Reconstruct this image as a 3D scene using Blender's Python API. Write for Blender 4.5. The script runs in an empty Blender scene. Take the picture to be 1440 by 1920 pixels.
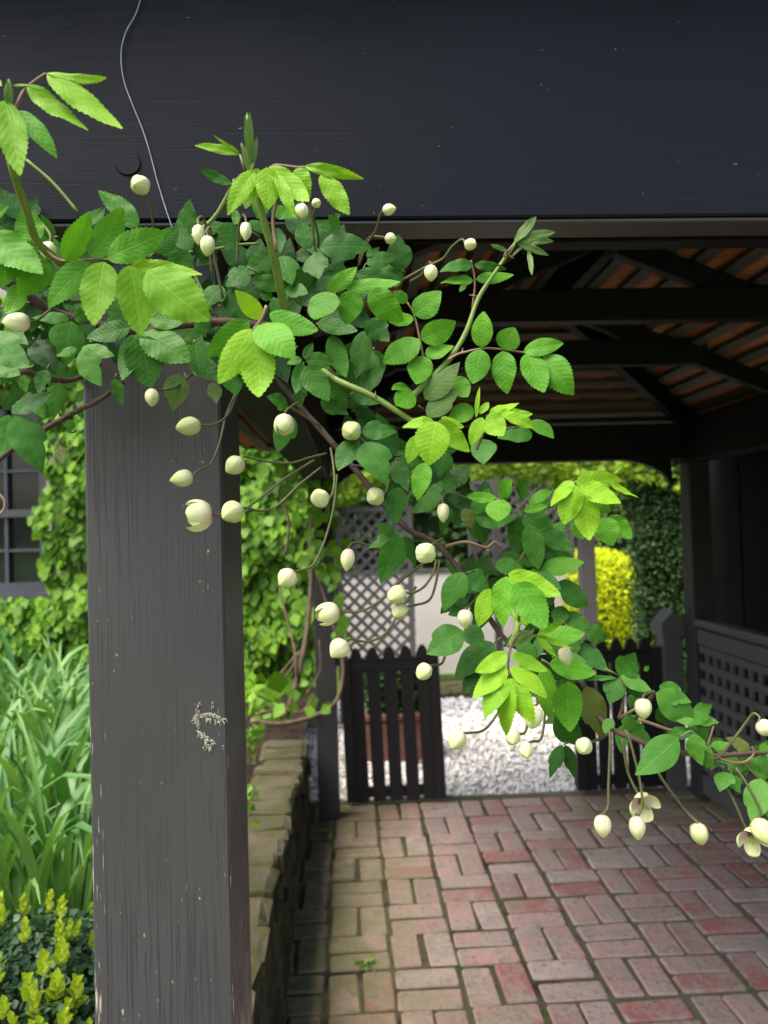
import bpy, bmesh, math, random
import numpy as np
from mathutils import Vector, Matrix

S = bpy.context.scene
COL = S.collection
R = math.radians
random.seed(7)
rng = np.random.default_rng(11)

# ------------------------------------------------------------------ camera
F_PX, W_PX, H_PX = 1450.0, 1440.0, 1920.0
CAM_H = 1.58
YAW, PITCH, ROLL = R(2.57), R(1.3), R(1.55)
cam_d = bpy.data.cameras.new("camera")
cam = bpy.data.objects.new("camera", cam_d)
COL.objects.link(cam)
cam_d.sensor_fit = 'VERTICAL'
cam_d.sensor_height = 36.0
cam_d.sensor_width = 27.0
cam_d.lens = 36.0 * F_PX / H_PX
cam_d.clip_start, cam_d.clip_end = 0.02, 400
cam_d.dof.use_dof = True
cam_d.dof.focus_distance = 0.86
cam_d.dof.aperture_fstop = 6.5
FWD = Vector((math.sin(YAW) * math.cos(PITCH), math.cos(YAW) * math.cos(PITCH), math.sin(PITCH)))
RT0 = FWD.cross(Vector((0, 0, 1))).normalized()
UP0 = RT0.cross(FWD).normalized()
# the phone was held turned slightly clockwise
RT = RT0 * math.cos(ROLL) - UP0 * math.sin(ROLL)
UPV = UP0 * math.cos(ROLL) + RT0 * math.sin(ROLL)
CAMPOS = Vector((0, 0, CAM_H))
cam.matrix_world = Matrix(((RT.x, UPV.x, -FWD.x, 0), (RT.y, UPV.y, -FWD.y, 0),
                           (RT.z, UPV.z, -FWD.z, CAM_H), (0, 0, 0, 1)))
S.camera = cam

def P(px, py, y):
    """the world point seen at photograph pixel (px, py) and depth y"""
    d = FWD + RT * ((px - W_PX / 2) / F_PX) + UPV * ((H_PX / 2 - py) / F_PX)
    return CAMPOS + d * (y / d.y)

# ------------------------------------------------------------------ sky, sun, exposure
SUN_EL, SUN_AZ = R(62), R(238)       # high, behind and to the left of the viewer; azimuth from +Y clockwise
w = bpy.data.worlds.new("World"); S.world = w; w.use_nodes = True
nt = w.node_tree; nt.nodes.clear()
sky = nt.nodes.new("ShaderNodeTexSky"); sky.sky_type = 'NISHITA'; sky.sun_disc = False
sky.sun_elevation = SUN_EL; sky.sun_rotation = SUN_AZ
sky.air_density = 1.0; sky.dust_density = 6.0; sky.ozone_density = 0.6
bg = nt.nodes.new("ShaderNodeBackground"); bg.inputs[1].default_value = 0.15
wo = nt.nodes.new("ShaderNodeOutputWorld")
nt.links.new(sky.outputs[0], bg.inputs[0]); nt.links.new(bg.outputs[0], wo.inputs[0])
sd = bpy.data.lights.new("sun", 'SUN'); sd.energy = 1.4; sd.angle = R(50); sd.color = (1.0, 0.96, 0.9)
so = bpy.data.objects.new("sun", sd); COL.objects.link(so)
sdir = Vector((math.sin(SUN_AZ) * math.cos(SUN_EL), math.cos(SUN_AZ) * math.cos(SUN_EL), math.sin(SUN_EL)))
so.rotation_euler = sdir.to_track_quat('Z', 'Y').to_euler()
so.location = (0, 0, 20)
S.view_settings.view_transform = 'Standard'; S.view_settings.look = 'None'
S.view_settings.exposure = 1.5; S.view_settings.gamma = 1.0
S.render.engine = 'CYCLES'
S.cycles.use_denoising = True
S.cycles.max_bounces = 8; S.cycles.diffuse_bounces = 5; S.cycles.transparent_max_bounces = 4
S.cycles.caustics_reflective = False; S.cycles.caustics_refractive = False
S.cycles.sample_clamp_indirect = 6.0

# ------------------------------------------------------------------ material helpers
class NT:
    def __init__(s, name):
        s.m = bpy.data.materials.new(name); s.m.use_nodes = True
        s.t = s.m.node_tree; s.t.nodes.clear()
        s.out = s.n("ShaderNodeOutputMaterial")
    def n(s, typ, **kw):
        nd = s.t.nodes.new(typ)
        for k, v in kw.items(): setattr(nd, k, v)
        return nd
    def l(s, a, b): s.t.links.new(a, b)
    def val(s, x, sock):
        if hasattr(x, 'is_output'): s.l(x, sock)
        else: sock.default_value = x if not isinstance(x, tuple) or len(x) != 3 else (*x, 1.0)
    def math(s, op, a, b=0.0, c=0.0, clamp=False):
        nd = s.n("ShaderNodeMath", operation=op); nd.use_clamp = clamp
        s.val(a, nd.inputs[0]); s.val(b, nd.inputs[1]); s.val(c, nd.inputs[2]); return nd.outputs[0]
    def mix(s, f, a, b, mode='MIX'):
        nd = s.n("ShaderNodeMixRGB", blend_type=mode)
        s.val(f, nd.inputs[0]); s.val(a, nd.inputs[1]); s.val(b, nd.inputs[2]); return nd.outputs[0]
    def ramp(s, f, stops):
        nd = s.n("ShaderNodeValToRGB"); cr = nd.color_ramp
        while len(cr.elements) < len(stops): cr.elements.new(0.5)
        for e, (p, c) in zip(cr.elements, stops):
            e.position = p; e.color = (*c, 1) if isinstance(c, tuple) else (c, c, c, 1)
        s.val(f, nd.inputs[0]); return nd.outputs[0]
    def coord(s, which="Object", scale=(1, 1, 1), loc=(0, 0, 0)):
        tc = s.n("ShaderNodeTexCoord"); mp = s.n("ShaderNodeMapping")
        mp.inputs['Scale'].default_value = scale; mp.inputs['Location'].default_value = loc
        s.l(tc.outputs[which], mp.inputs[0]); return mp.outputs[0]
    def noise(s, vec, scale, detail=4, rough=0.55, dist=0.0):
        nd = s.n("ShaderNodeTexNoise"); s.l(vec, nd.inputs['Vector'])
        nd.inputs['Scale'].default_value = scale; nd.inputs['Detail'].default_value = detail
        nd.inputs['Roughness'].default_value = rough; nd.inputs['Distortion'].default_value = dist
        return nd.outputs['Fac']
    def bump(s, h, strength=0.3, dist=0.01, normal=None):
        nd = s.n("ShaderNodeBump"); nd.inputs['Strength'].default_value = strength
        nd.inputs['Distance'].default_value = dist; s.l(h, nd.inputs['Height'])
        if normal: s.l(normal, nd.inputs['Normal'])
        return nd.outputs[0]
    def bsdf(s, color, rough=0.6, spec=0.5, normal=None, **kw):
        b = s.n("ShaderNodeBsdfPrincipled")
        s.val(color, b.inputs['Base Color']); s.val(rough, b.inputs['Roughness'])
        s.val(spec, b.inputs['Specular IOR Level'])
        if normal: s.l(normal, b.inputs['Normal'])
        for k, v in kw.items(): s.val(v, b.inputs[k])
        return b.outputs[0]
    def finish(s, sh):
        s.l(sh, s.out.inputs['Surface']); return s.m

def flat_noise(name, c1, c2, scale=8, rough=0.8, spec=0.3, bump=0.2, bscale=None, dist=0.01, coords="Object", stretch=(1, 1, 1)):
    t = NT(name); v = t.coord(coords, stretch)
    f = t.noise(v, scale, 6)
    col = t.ramp(f, [(0.3, c1), (0.7, c2)])
    nb = t.bump(t.noise(v, bscale or scale * 6, 5), bump, dist)
    return t.finish(t.bsdf(col, rough, spec, nb))

def timber(name, base, axis=2, wear=0.0, rough=0.5, grain=0.5, spec=0.5, dark=0.4):
    """dark painted sawn timber, grain running along the axis, chips down to pale wood"""
    t = NT(name)
    sc = [60, 60, 60]; sc[axis] = 1.5
    v = t.coord("Object", tuple(sc))
    g = t.noise(v, 4.2, 4, 0.6, 0.35)
    sc2 = [9, 9, 9]; sc2[axis] = 0.8
    v2 = t.coord("Object", tuple(sc2)); g2 = t.noise(v2, 1.0, 3)
    v1 = t.coord("Object")
    broad = t.noise(v1, 2.5, 4)
    # grooves only in patches, where the grain has opened
    patch = t.ramp(broad, [(0.36, 0.2), (0.58, 1.0)])
    groove = t.math('MULTIPLY', t.ramp(g, [(0.36, 0.0), (0.47, 1.0)]), 1.0)
    groove_h = t.mix(patch, (1, 1, 1), groove)
    d = tuple(c * dark for c in base); l_ = tuple(min(1, c * 1.25) for c in base)
    col = t.mix(t.ramp(broad, [(0.3, 0.0), (0.7, 1.0)]), tuple(base), l_)
    col = t.mix(t.math('MULTIPLY', t.math('SUBTRACT', 1.0, groove_h), 0.75), col, d)
    if wear > 0:
        vs = [230, 230, 230]; vs[axis] = 80
        ch = t.noise(t.coord("Object", tuple(vs)), 1.0, 2)
        big = t.noise(v1, 14.0, 2)
        m1 = t.math('MULTIPLY', t.ramp(ch, [(0.755 - wear * 0.03, 0.0), (0.785 - wear * 0.03, 1.0)]), t.ramp(big, [(0.45, 0.0), (0.6, 1.0)]))
        col = t.mix(m1, col, (0.42, 0.38, 0.31))
        if wear > 1:
            # bare streaks low down, by the left arris and on the right arris
            sx = t.n("ShaderNodeSeparateXYZ"); t.l(v1, sx.inputs[0])
            vs = [420, 420, 420]; vs[axis] = 22
            st = t.noise(t.coord("Object", tuple(vs)), 1.0, 3)
            left = t.ramp(t.math('ABSOLUTE', t.math('SUBTRACT', sx.outputs[0], POST_X0)), [(0.0, 1.0), (0.035, 0.0)])
            right = t.ramp(t.math('ABSOLUTE', t.math('SUBTRACT', sx.outputs[0], POST_X1)), [(0.0, 0.75), (0.014, 0.0)])
            low = t.ramp(sx.outputs[2], [(0.9, 0.42), (1.16, 0.17), ]) if False else t.ramp(t.math('MULTIPLY', t.math('SUBTRACT', sx.outputs[2], 0.9), 1.5), [(0.0, 0.85), (0.28, 0.52), (0.9, 0.30)])
            e = t.math('MULTIPLY', t.math('MAXIMUM', left, right), low)
            m2 = t.ramp(t.math('ADD', st, t.math('MULTIPLY', e, 0.42)), [(0.79, 0.0), (0.83, 1.0)])
            col = t.mix(m2, col, (0.40, 0.35, 0.27))
    fine = t.noise(v, 6.0, 3)
    h = t.math('ADD', groove_h, t.math('MULTIPLY', fine, 0.15))
    h = t.math('ADD', h, t.math('MULTIPLY', g2, 0.8))
    nb = t.bump(h, grain, 0.0012)
    rg = t.ramp(broad, [(0.3, rough - 0.06), (0.7, rough + 0.1)])
    return t.finish(t.bsdf(col, rg, spec, nb))

def leaf_mat(name, c1, c2, trans=0.3, rough=0.5, veins=14, vein_col=1.35, spec=0.22, tint=False, bumpy=0.34, tcol=None):
    """a leaf with a midrib and side veins; u across (-1..1), v along (0..1) in the UV map"""
    t = NT(name)
    if tint:
        a = t.n("ShaderNodeAttribute", attribute_name="tint"); rnd = a.outputs['Fac']
    else:
        oi = t.n("ShaderNodeObjectInfo"); rnd = oi.outputs['Random']
    col = t.ramp(rnd, [(0.0, c1), (1.0, c2)])
    nb = None
    if veins:
        uv = t.n("ShaderNodeUVMap"); uv.uv_map = "UVMap"
        sp = t.n("ShaderNodeSeparateXYZ"); t.l(uv.outputs[0], sp.inputs[0])
        au = t.math('ABSOLUTE', sp.outputs[0]); vv = sp.outputs[1]
        mid = t.ramp(au, [(0.0, 1.0), (0.045, 0.0)])
        ph = t.math('SUBTRACT', t.math('MULTIPLY', vv, float(veins)), t.math('MULTIPLY', au, veins * 0.22))
        saw = t.math('ABSOLUTE', t.math('SUBTRACT', t.math('FRACT', ph), 0.5))     # 0 mid cell, .5 at vein
        side = t.ramp(saw, [(0.43, 0.0), (0.5, 1.0)])
        vein = t.math('MAXIMUM', mid, t.math('MULTIPLY', side, 0.35))
        nz = t.noise(t.coord("Object", (1, 1, 1)), 11.0, 3)
        col = t.mix(t.math('MULTIPLY', vein, 0.5), col, tuple(min(1, c * vein_col) for c in c2))
        col = t.mix(t.math('MULTIPLY', t.ramp(nz, [(0.35, 0.0), (0.7, 1.0)]), 0.3), col, tuple(c * 0.72 for c in c1))
        cell = t.math('MULTIPLY', t.math('SUBTRACT', 0.5, saw), 2.0)
        h = t.math('SUBTRACT', t.math('ADD', t.math('MULTIPLY', t.math('POWER', cell, 0.6), 0.35), t.math('MULTIPLY', nz, 1.0)), t.math('MULTIPLY', mid, 0.6))
        nb = t.bump(h, bumpy, 0.0014)
    b = t.bsdf(col, rough, spec, nb)
    tr = t.n("ShaderNodeBsdfTranslucent")
    tc = t.mix(1.0, col, tcol or (1.0, 1.0, 0.45), 'MULTIPLY'); t.l(tc, tr.inputs[0])
    mx = t.n("ShaderNodeMixShader"); mx.inputs[0].default_value = trans
    t.l(b, mx.inputs[1]); t.l(tr.outputs[0], mx.inputs[2])
    return t.finish(mx.outputs[0])

# ------------------------------------------------------------------ object helpers
def link(name, me, mat=None, parent=None):
    o = bpy.data.objects.new(name, me); COL.objects.link(o)
    if mat is not None and me is not None and not me.materials: me.materials.append(mat)
    if parent is not None:
        o.parent = parent
        o.matrix_parent_inverse = BASE[parent.name].inverted() if parent.name in BASE else Matrix.Identity(4)
    return o
BASE = {}
def thing(name, label, cat, loc=(0, 0, 0), group=None):
    o = bpy.data.objects.new(name, None); COL.objects.link(o)
    o.empty_display_size = 0.05
    o.location = loc; BASE[o.name] = Matrix.Translation(loc)
    tag(o, label, cat, group); return o
def tag(o, label=None, cat=None, group=None, kind=None):
    if label: o["label"] = label
    if cat: o["category"] = cat
    if group: o["group"] = group
    if kind: o["kind"] = kind
    return o
def mesh(name, vs, fs, smooth=False, uv=None):
    me = bpy.data.meshes.new(name)
    me.from_pydata([tuple(v) for v in vs], [], [tuple(f) for f in fs])
    if smooth: me.polygons.foreach_set("use_smooth", [True] * len(me.polygons))
    if uv is not None:
        l = me.uv_layers.new(name="UVMap")
        vi = np.empty(len(me.loops), dtype=np.int32); me.loops.foreach_get("vertex_index", vi)
        l.data.foreach_set("uv", np.asarray(uv, dtype=np.float32)[vi].ravel())
    me.update(); return me
def box_mesh(name, lo, hi, bev=0.0):
    lo, hi = Vector(lo), Vector(hi)
    bm = bmesh.new(); bmesh.ops.create_cube(bm, size=1.0)
    for v in bm.verts:
        v.co = Vector([(lo[i] + hi[i]) / 2 + v.co[i] * (hi[i] - lo[i]) for i in range(3)])
    if bev > 0: bmesh.ops.bevel(bm, geom=bm.edges[:], offset=bev, segments=1, affect='EDGES', profile=0.5)
    me = bpy.data.meshes.new(name); bm.to_mesh(me); bm.free(); return me
def box(name, lo, hi, mat, parent=None, bev=0.0):
    return link(name, box_mesh(name, lo, hi, bev), mat, parent)
def beam_mesh(name, p0, p1, wd, ht, up=(0, 0, 1), bev=0.0):
    p0, p1 = Vector(p0), Vector(p1); d = (p1 - p0); L = d.length; d.normalize()
    x = d.cross(Vector(up)); x = x.normalized() if x.length > 1e-6 else Vector((1, 0, 0)); z = x.cross(d).normalized()
    bm = bmesh.new(); bmesh.ops.create_cube(bm, size=1.0)
    for v in bm.verts: v.co = Vector((v.co.x * wd, v.co.y * L, v.co.z * ht))
    if bev > 0: bmesh.ops.bevel(bm, geom=bm.edges[:], offset=bev, segments=1, affect='EDGES', profile=0.5)
    M = Matrix(((x.x, d.x, z.x, 0), (x.y, d.y, z.y, 0), (x.z, d.z, z.z, 0), (0, 0, 0, 1)))
    bm.transform(Matrix.Translation((p0 + p1) / 2) @ M)
    me = bpy.data.meshes.new(name); bm.to_mesh(me); bm.free(); return me
def beam(name, p0, p1, wd, ht, mat, parent=None, up=(0, 0, 1), bev=0.0):
    return link(name, beam_mesh(name, p0, p1, wd, ht, up, bev), mat, parent)
def smooth_path(pts, n=6):
    """Catmull-Rom through 3-D points"""
    pts = [Vector(p) for p in pts]
    if len(pts) < 3: return pts
    q = [pts[0] * 2 - pts[1]] + pts + [pts[-1] * 2 - pts[-2]]
    out = []
    for i in range(1, len(q) - 2):
        a, b, c, d = q[i - 1], q[i], q[i + 1], q[i + 2]
        for k in range(n):
            t = k / n
            out.append(0.5 * ((2 * b) + (c - a) * t + (2 * a - 5 * b + 4 * c - d) * t * t + (3 * b - a - 3 * c + d) * t ** 3))
    out.append(pts[-1]); return out
def tube_geo(pts, r0, r1=None, seg=6, vs=None, fs=None, wob=0.0):
    vs = [] if vs is None else vs; fs = [] if fs is None else fs
    r1 = r0 if r1 is None else r1; n = len(pts); b0 = len(vs)
    ref = Vector((0.3, 0.2, 0.93))
    for i, p in enumerate(pts):
        d = (pts[min(i + 1, n - 1)] - pts[max(i - 1, 0)])
        d = d.normalized() if d.length > 1e-9 else Vector((0, 0, 1))
        x = d.cross(ref); x = x.normalized() if x.length > 1e-4 else d.cross(Vector((1, 0, 0))).normalized()
        y = d.cross(x); r = r0 + (r1 - r0) * i / max(1, n - 1)
        r *= 1 + wob * random.uniform(-1, 1)
        for k in range(seg):
            a = 2 * math.pi * k / seg; vs.append(p + x * (r * math.cos(a)) + y * (r * math.sin(a)))
    for i in range(n - 1):
        for k in range(seg):
            a = b0 + i * seg + k; b = b0 + i * seg + (k + 1) % seg
            fs.append((a, b, b + seg, a + seg))
    fs.append(tuple(b0 + k for k in range(seg))[::-1]); fs.append(tuple(b0 + (n - 1) * seg + k for k in range(seg)))
    return vs, fs
def tube(name, pts, r0, r1, mat, parent=None, seg=6, n=6, wob=0.0):
    vs, fs = tube_geo(smooth_path(pts, n), r0, r1, seg, wob=wob)
    return link(name, mesh(name, vs, fs, True), mat, parent)

# ------------------------------------------------------------------ leaf clouds (many small leaves in one mesh)
LEAF6 = np.array([(0, 0, 0), (-0.42, 0.35, 0.06), (-0.25, 0.75, 0.02), (0, 1, -0.06), (0.25, 0.75, 0.02), (0.42, 0.35, 0.06), (0, 0.45, -0.02)], dtype=np.float64)
LEAF6F = [(0, 6, 1), (1, 6, 2), (2, 6, 3), (3, 6, 4), (4, 6, 5), (5, 6, 0)]
def leaf_cloud_mesh(name, pos, dirs, nors, size, tint):
    n = len(pos)
    d = dirs / (np.linalg.norm(dirs, axis=1, keepdims=True) + 1e-9)
    x = np.cross(d, nors); x /= (np.linalg.norm(x, axis=1, keepdims=True) + 1e-9)
    z = np.cross(x, d)
    L = LEAF6
    V = pos[:, None, :] + size[:, None, None] * (x[:, None, :] * L[None, :, 0:1] + d[:, None, :] * L[None, :, 1:2] + z[:, None, :] * L[None, :, 2:3])
    k = len(L); V = V.reshape(-1, 3)
    Fm = (np.array(LEAF6F)[None] + (np.arange(n) * k)[:, None, None]).reshape(-1, 3)
    me = bpy.data.meshes.new(name)
    me.vertices.add(len(V)); me.vertices.foreach_set("co", V.ravel().astype(np.float32))
    me.loops.add(Fm.size); me.loops.foreach_set("vertex_index", Fm.ravel().astype(np.int32))
    me.polygons.add(len(Fm)); me.polygons.foreach_set("loop_start", np.arange(0, Fm.size, 3, dtype=np.int32))
    a = me.attributes.new("tint", 'FLOAT', 'POINT')
    a.data.foreach_set("value", np.repeat(tint, k).astype(np.float32))
    me.update(calc_edges=True); me.validate(); return me
def rand_dirs(n, bias=(0, 0, 0), spread=1.0):
    v = rng.normal(size=(n, 3)) * spread + np.array(bias); return v / np.linalg.norm(v, axis=1, keepdims=True)
# ------------------------------------------------------------------ key dimensions of the place
POST_Y0 = 0.98                         # front face of the front post
p_l = P(166, 1300, POST_Y0); p_r = P(425, 1300, POST_Y0)
POST_X0, POST_X1 = p_l.x, p_r.x
POST_Y1 = POST_Y0 + 0.165
LX, RX = -0.15, 1.97                   # side lines of the pavilion
BY = 4.42                              # back line
RIDGE_X, RIDGE_Z, SLOPE = 0.91, 2.60, 0.39
BED_Z = 0.36

# ------------------------------------------------------------------ materials
PAINT = (0.046, 0.045, 0.047)
M_post = timber("post_paint", PAINT, 2, wear=1.2, rough=0.50, grain=0.7, dark=0.62)
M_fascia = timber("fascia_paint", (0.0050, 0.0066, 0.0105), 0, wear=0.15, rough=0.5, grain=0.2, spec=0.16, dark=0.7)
M_underlit = timber("underside_bounce_light", (0.030, 0.031, 0.033), 0, wear=0.3, rough=0.5, grain=0.3)  # lighter tone: bounced light on the fascia underside put into the colour
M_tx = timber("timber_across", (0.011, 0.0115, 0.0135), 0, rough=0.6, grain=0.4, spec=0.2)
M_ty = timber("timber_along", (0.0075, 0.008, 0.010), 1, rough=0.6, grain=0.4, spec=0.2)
M_tz = timber("timber_upright_lit", (0.030, 0.030, 0.032), 2, rough=0.55, grain=0.4)  # lighter copy of the roof timber, light on the back posts painted in
M_batten = timber("batten_wood", (0.075, 0.075, 0.07), 1, rough=0.75, grain=0.4)
M_battenx = timber("batten_wood_across", (0.10, 0.095, 0.085), 0, rough=0.75, grain=0.4)
M_gate = timber("gate_paint", (0.007, 0.0072, 0.008), 2, rough=0.5, grain=0.3)
M_rail = timber("railing_paint", (0.09, 0.09, 0.093), 1, rough=0.5, grain=0.4)
M_black = flat_noise("shade_black", (0.003, 0.003, 0.003), (0.006, 0.006, 0.006), 4, 0.9, 0.1)  # near-black for the added shade screen and the light-blocking sheet
M_lattice = timber("lattice_paint", (0.075, 0.071, 0.071), 2, rough=0.65, grain=0.3)
M_steel = flat_noise("dark_bolt", (0.02, 0.02, 0.022), (0.04, 0.04, 0.042), 60, 0.5, 0.5, 0.3)
M_wire = flat_noise("wire_metal", (0.25, 0.26, 0.28), (0.4, 0.42, 0.44), 90, 0.4, 0.5, 0.1)
M_scar = flat_noise("dried_rootlets", (0.34, 0.32, 0.26), (0.55, 0.52, 0.44), 90, 0.9, 0.2, 0.5, dist=0.002)
M_soil = flat_noise("soil", (0.012, 0.009, 0.007), (0.040, 0.030, 0.023), 14, 0.95, 0.1, 0.9, 40, 0.03)
M_grass = flat_noise("lawn_green", (0.06, 0.12, 0.025), (0.13, 0.2, 0.05), 5, 0.9, 0.1, 0.8, 90, 0.05)
M_sand = flat_noise("sandy_ground", (0.38, 0.32, 0.24), (0.5, 0.44, 0.34), 6, 0.95, 0.1, 0.5, 80, 0.02)
M_pale = flat_noise("cream_boards", (0.68, 0.64, 0.61), (0.76, 0.72, 0.69), 2, 0.7, 0.3, 0.1)
M_wood_bark = flat_noise("vine_bark", (0.09, 0.065, 0.045), (0.22, 0.17, 0.12), 30, 0.9, 0.2, 0.8, 90, 0.004)
M_terracotta = flat_noise("terracotta", (0.13, 0.06, 0.045), (0.20, 0.10, 0.075), 9, 0.85, 0.2, 0.3)
M_house = flat_noise("house_render", (0.30, 0.28, 0.23), (0.38, 0.35, 0.29), 3, 0.85, 0.2, 0.2)
M_frame = flat_noise("window_paint", (0.045, 0.053, 0.062), (0.06, 0.07, 0.08), 8, 0.5, 0.5, 0.1)

def glass_mat():
    t = NT("window_glass")
    return t.finish(t.bsdf((0.012, 0.016, 0.018), 0.06, 0.6))
M_glass = glass_mat()

def tile_mat():
    t = NT("roof_tile"); oi = t.n("ShaderNodeObjectInfo")
    v = t.coord("Object"); nz = t.noise(v, 30, 5)
    c = t.ramp(oi.outputs['Random'], [(0.0, (0.26, 0.095, 0.04)), (0.5, (0.44, 0.18, 0.075)), (1.0, (0.55, 0.26, 0.115))])
    c = t.mix(t.math('MULTIPLY', nz, 0.5), c, (0.16, 0.07, 0.04))
    return t.finish(t.bsdf(c, 0.85, 0.2, t.bump(t.noise(v, 120, 4), 0.4, 0.003)))
M_tile = tile_mat()

def brick_mat(name="paving_brick", mossy=1.0):
    t = NT(name); oi = t.n("ShaderNodeObjectInfo")
    ge = t.n("ShaderNodeNewGeometry"); sp = t.n("ShaderNodeSeparateXYZ"); t.l(ge.outputs['Position'], sp.inputs[0])
    mp = t.n("ShaderNodeMapping"); t.l(ge.outputs['Position'], mp.inputs[0]); v = mp.outputs[0]
    c = t.ramp(oi.outputs['Random'], [(0.0, (0.30, 0.10, 0.09)), (0.14, (0.38, 0.135, 0.12)), (0.22, (0.44, 0.27, 0.25)), (0.45, (0.40, 0.245, 0.23)),
                                      (0.62, (0.40, 0.31, 0.29)), (0.80, (0.47, 0.37, 0.34)), (0.9, (0.31, 0.20, 0.19)), (1.0, (0.36, 0.18, 0.165))])
    n1 = t.noise(v, 9.0, 6, 0.65); n2 = t.noise(v, 45.0, 5, 0.7); n3 = t.noise(v, 2.2, 4)
    # pale bloom and grime in blotches, dark pits
    c = t.mix(0.10, c, (0.34, 0.28, 0.23))
    c = t.mix(1.0, c, (1.12, 1.10, 1.08), 'MULTIPLY')
    c = t.mix(t.math("MULTIPLY", t.ramp(n1, [(0.44, 0.0), (0.58, 1.0)]), 0.72), c, (0.36, 0.32, 0.27))
    n4 = t.noise(v, 24.0, 6, 0.75); c = t.mix(t.math("MULTIPLY", t.ramp(n4, [(0.50, 0.0), (0.62, 1.0)]), 0.55), c, (0.38, 0.35, 0.31))
    c = t.mix(t.math('MULTIPLY', t.ramp(n2, [(0.55, 0.0), (0.66, 1.0)]), 0.75), c, (0.10, 0.088, 0.06))
    n5 = t.noise(v, 3.4, 7, 0.7); c = t.mix(t.math('MULTIPLY', t.ramp(n5, [(0.47, 0.0), (0.62, 1.0)]), 0.35), c, (0.21, 0.185, 0.135))
    # olive moss film: strongest beside the stone wall and along the back
    mx = t.ramp(sp.outputs[0], [(0.0, 1.0), (0.62, 0.0)])
    sx = t.math('MULTIPLY', t.math('ADD', sp.outputs[0], 0.25), 0.9)
    mleft = t.ramp(sx, [(0.06, 1.0), (0.36, 0.55), (0.74, 0.03)])
    sy = t.math('SUBTRACT', sp.outputs[1], 3.4)
    mright = t.math('MULTIPLY', t.ramp(sy, [(0.0, 0.0), (1.0, 0.8)]), t.ramp(t.math('MULTIPLY', sp.outputs[0], 0.5), [(0.45, 0.0), (0.72, 1.0)]))
    mm = t.math('ADD', t.math('MAXIMUM', mleft, mright), t.math('MULTIPLY', t.math('SUBTRACT', n3, 0.5), 1.1))
    mm = t.math('ADD', mm, t.math('MULTIPLY', t.math('SUBTRACT', n1, 0.5), 0.9))
    c = t.mix(t.math('MULTIPLY', t.ramp(mm, [(0.2, 0.0), (0.8, 0.9)]), mossy), c, (0.225, 0.205, 0.115))
    green = t.math('MULTIPLY', t.ramp(sx, [(0.02, 1.0), (0.42, 0.0)]), t.ramp(n1, [(0.42, 0.0), (0.60, 1.0)]))
    c = t.mix(t.math('MULTIPLY', green, 0.75 * mossy), c, (0.12, 0.13, 0.045))
    rg = t.ramp(n1, [(0.3, 0.62), (0.7, 0.9)])
    h = t.math('ADD', n2, t.math('MULTIPLY', n1, 1.6))
    return t.finish(t.bsdf(c, rg, 0.35, t.bump(h, 0.9, 0.010)))
M_brick = brick_mat()
def joint_mat():
    t = NT("brick_joint"); v = t.coord("Object")
    sp = t.n("ShaderNodeSeparateXYZ"); t.l(v, sp.inputs[0])
    n1 = t.noise(v, 7, 5); n2 = t.noise(v, 70, 4)
    c = t.ramp(n1, [(0.35, (0.035, 0.032, 0.018)), (0.52, (0.10, 0.09, 0.058)), (0.64, (0.055, 0.072, 0.018))])
    c = t.mix(t.math('MULTIPLY', t.ramp(t.math('MULTIPLY', sp.outputs[0], 0.5), [(0.3, 0.0), (0.6, 1.0)]), 0.4), c, (0.24, 0.215, 0.175))
    return t.finish(t.bsdf(c, 0.95, 0.1, t.bump(n2, 0.8, 0.008)))
M_joint = joint_mat()
def stone_mat():
    t = NT("wall_stone"); oi = t.n("ShaderNodeObjectInfo")
    ge = t.n("ShaderNodeNewGeometry"); v = ge.outputs['Position']
    c = t.ramp(oi.outputs['Random'], [(0.0, (0.085, 0.073, 0.05)), (0.4, (0.11, 0.097, 0.06)), (0.7, (0.10, 0.085, 0.06)), (1.0, (0.125, 0.11, 0.068))])
    n1 = t.noise(v, 8, 6, 0.65); n2 = t.noise(v, 40, 5, 0.7)
    nrm = t.n("ShaderNodeSeparateXYZ"); t.l(ge.outputs['Normal'], nrm.inputs[0])
    c = t.mix(t.ramp(n1, [(0.42, 0.0), (0.58, 0.9)]), c, (0.065, 0.070, 0.026))
    side = t.ramp(nrm.outputs[0], [(0.3, 0.0), (0.8, 1.0)])
    c = t.mix(t.math('MULTIPLY', side, t.ramp(n1, [(0.36, 0.2), (0.58, 0.95)])), c, (0.030, 0.036, 0.012))
    c = t.mix(t.math('MULTIPLY', side, t.ramp(n2, [(0.56, 0.0), (0.7, 0.55)])), c, (0.22, 0.21, 0.16))
    h = t.math('ADD', n2, t.math('MULTIPLY', n1, 2.0))
    return t.finish(t.bsdf(c, 0.9, 0.2, t.bump(h, 0.9, 0.012)))
M_stone = stone_mat()
def gravel_mat():
    t = NT("white_gravel"); oi = t.n("ShaderNodeAttribute", attribute_name="tint")
    c = t.ramp(oi.outputs['Fac'], [(0.0, (0.36, 0.35, 0.32)), (0.3, (0.74, 0.73, 0.69)), (1.0, (0.86, 0.85, 0.82))])
    return t.finish(t.bsdf(c, 0.8, 0.3))
M_gravel = gravel_mat()
M_gravelbed = flat_noise("gravel_bed", (0.42, 0.40, 0.36), (0.68, 0.66, 0.62), 60, 0.9, 0.2, 0.9, 120, 0.02)

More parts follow.
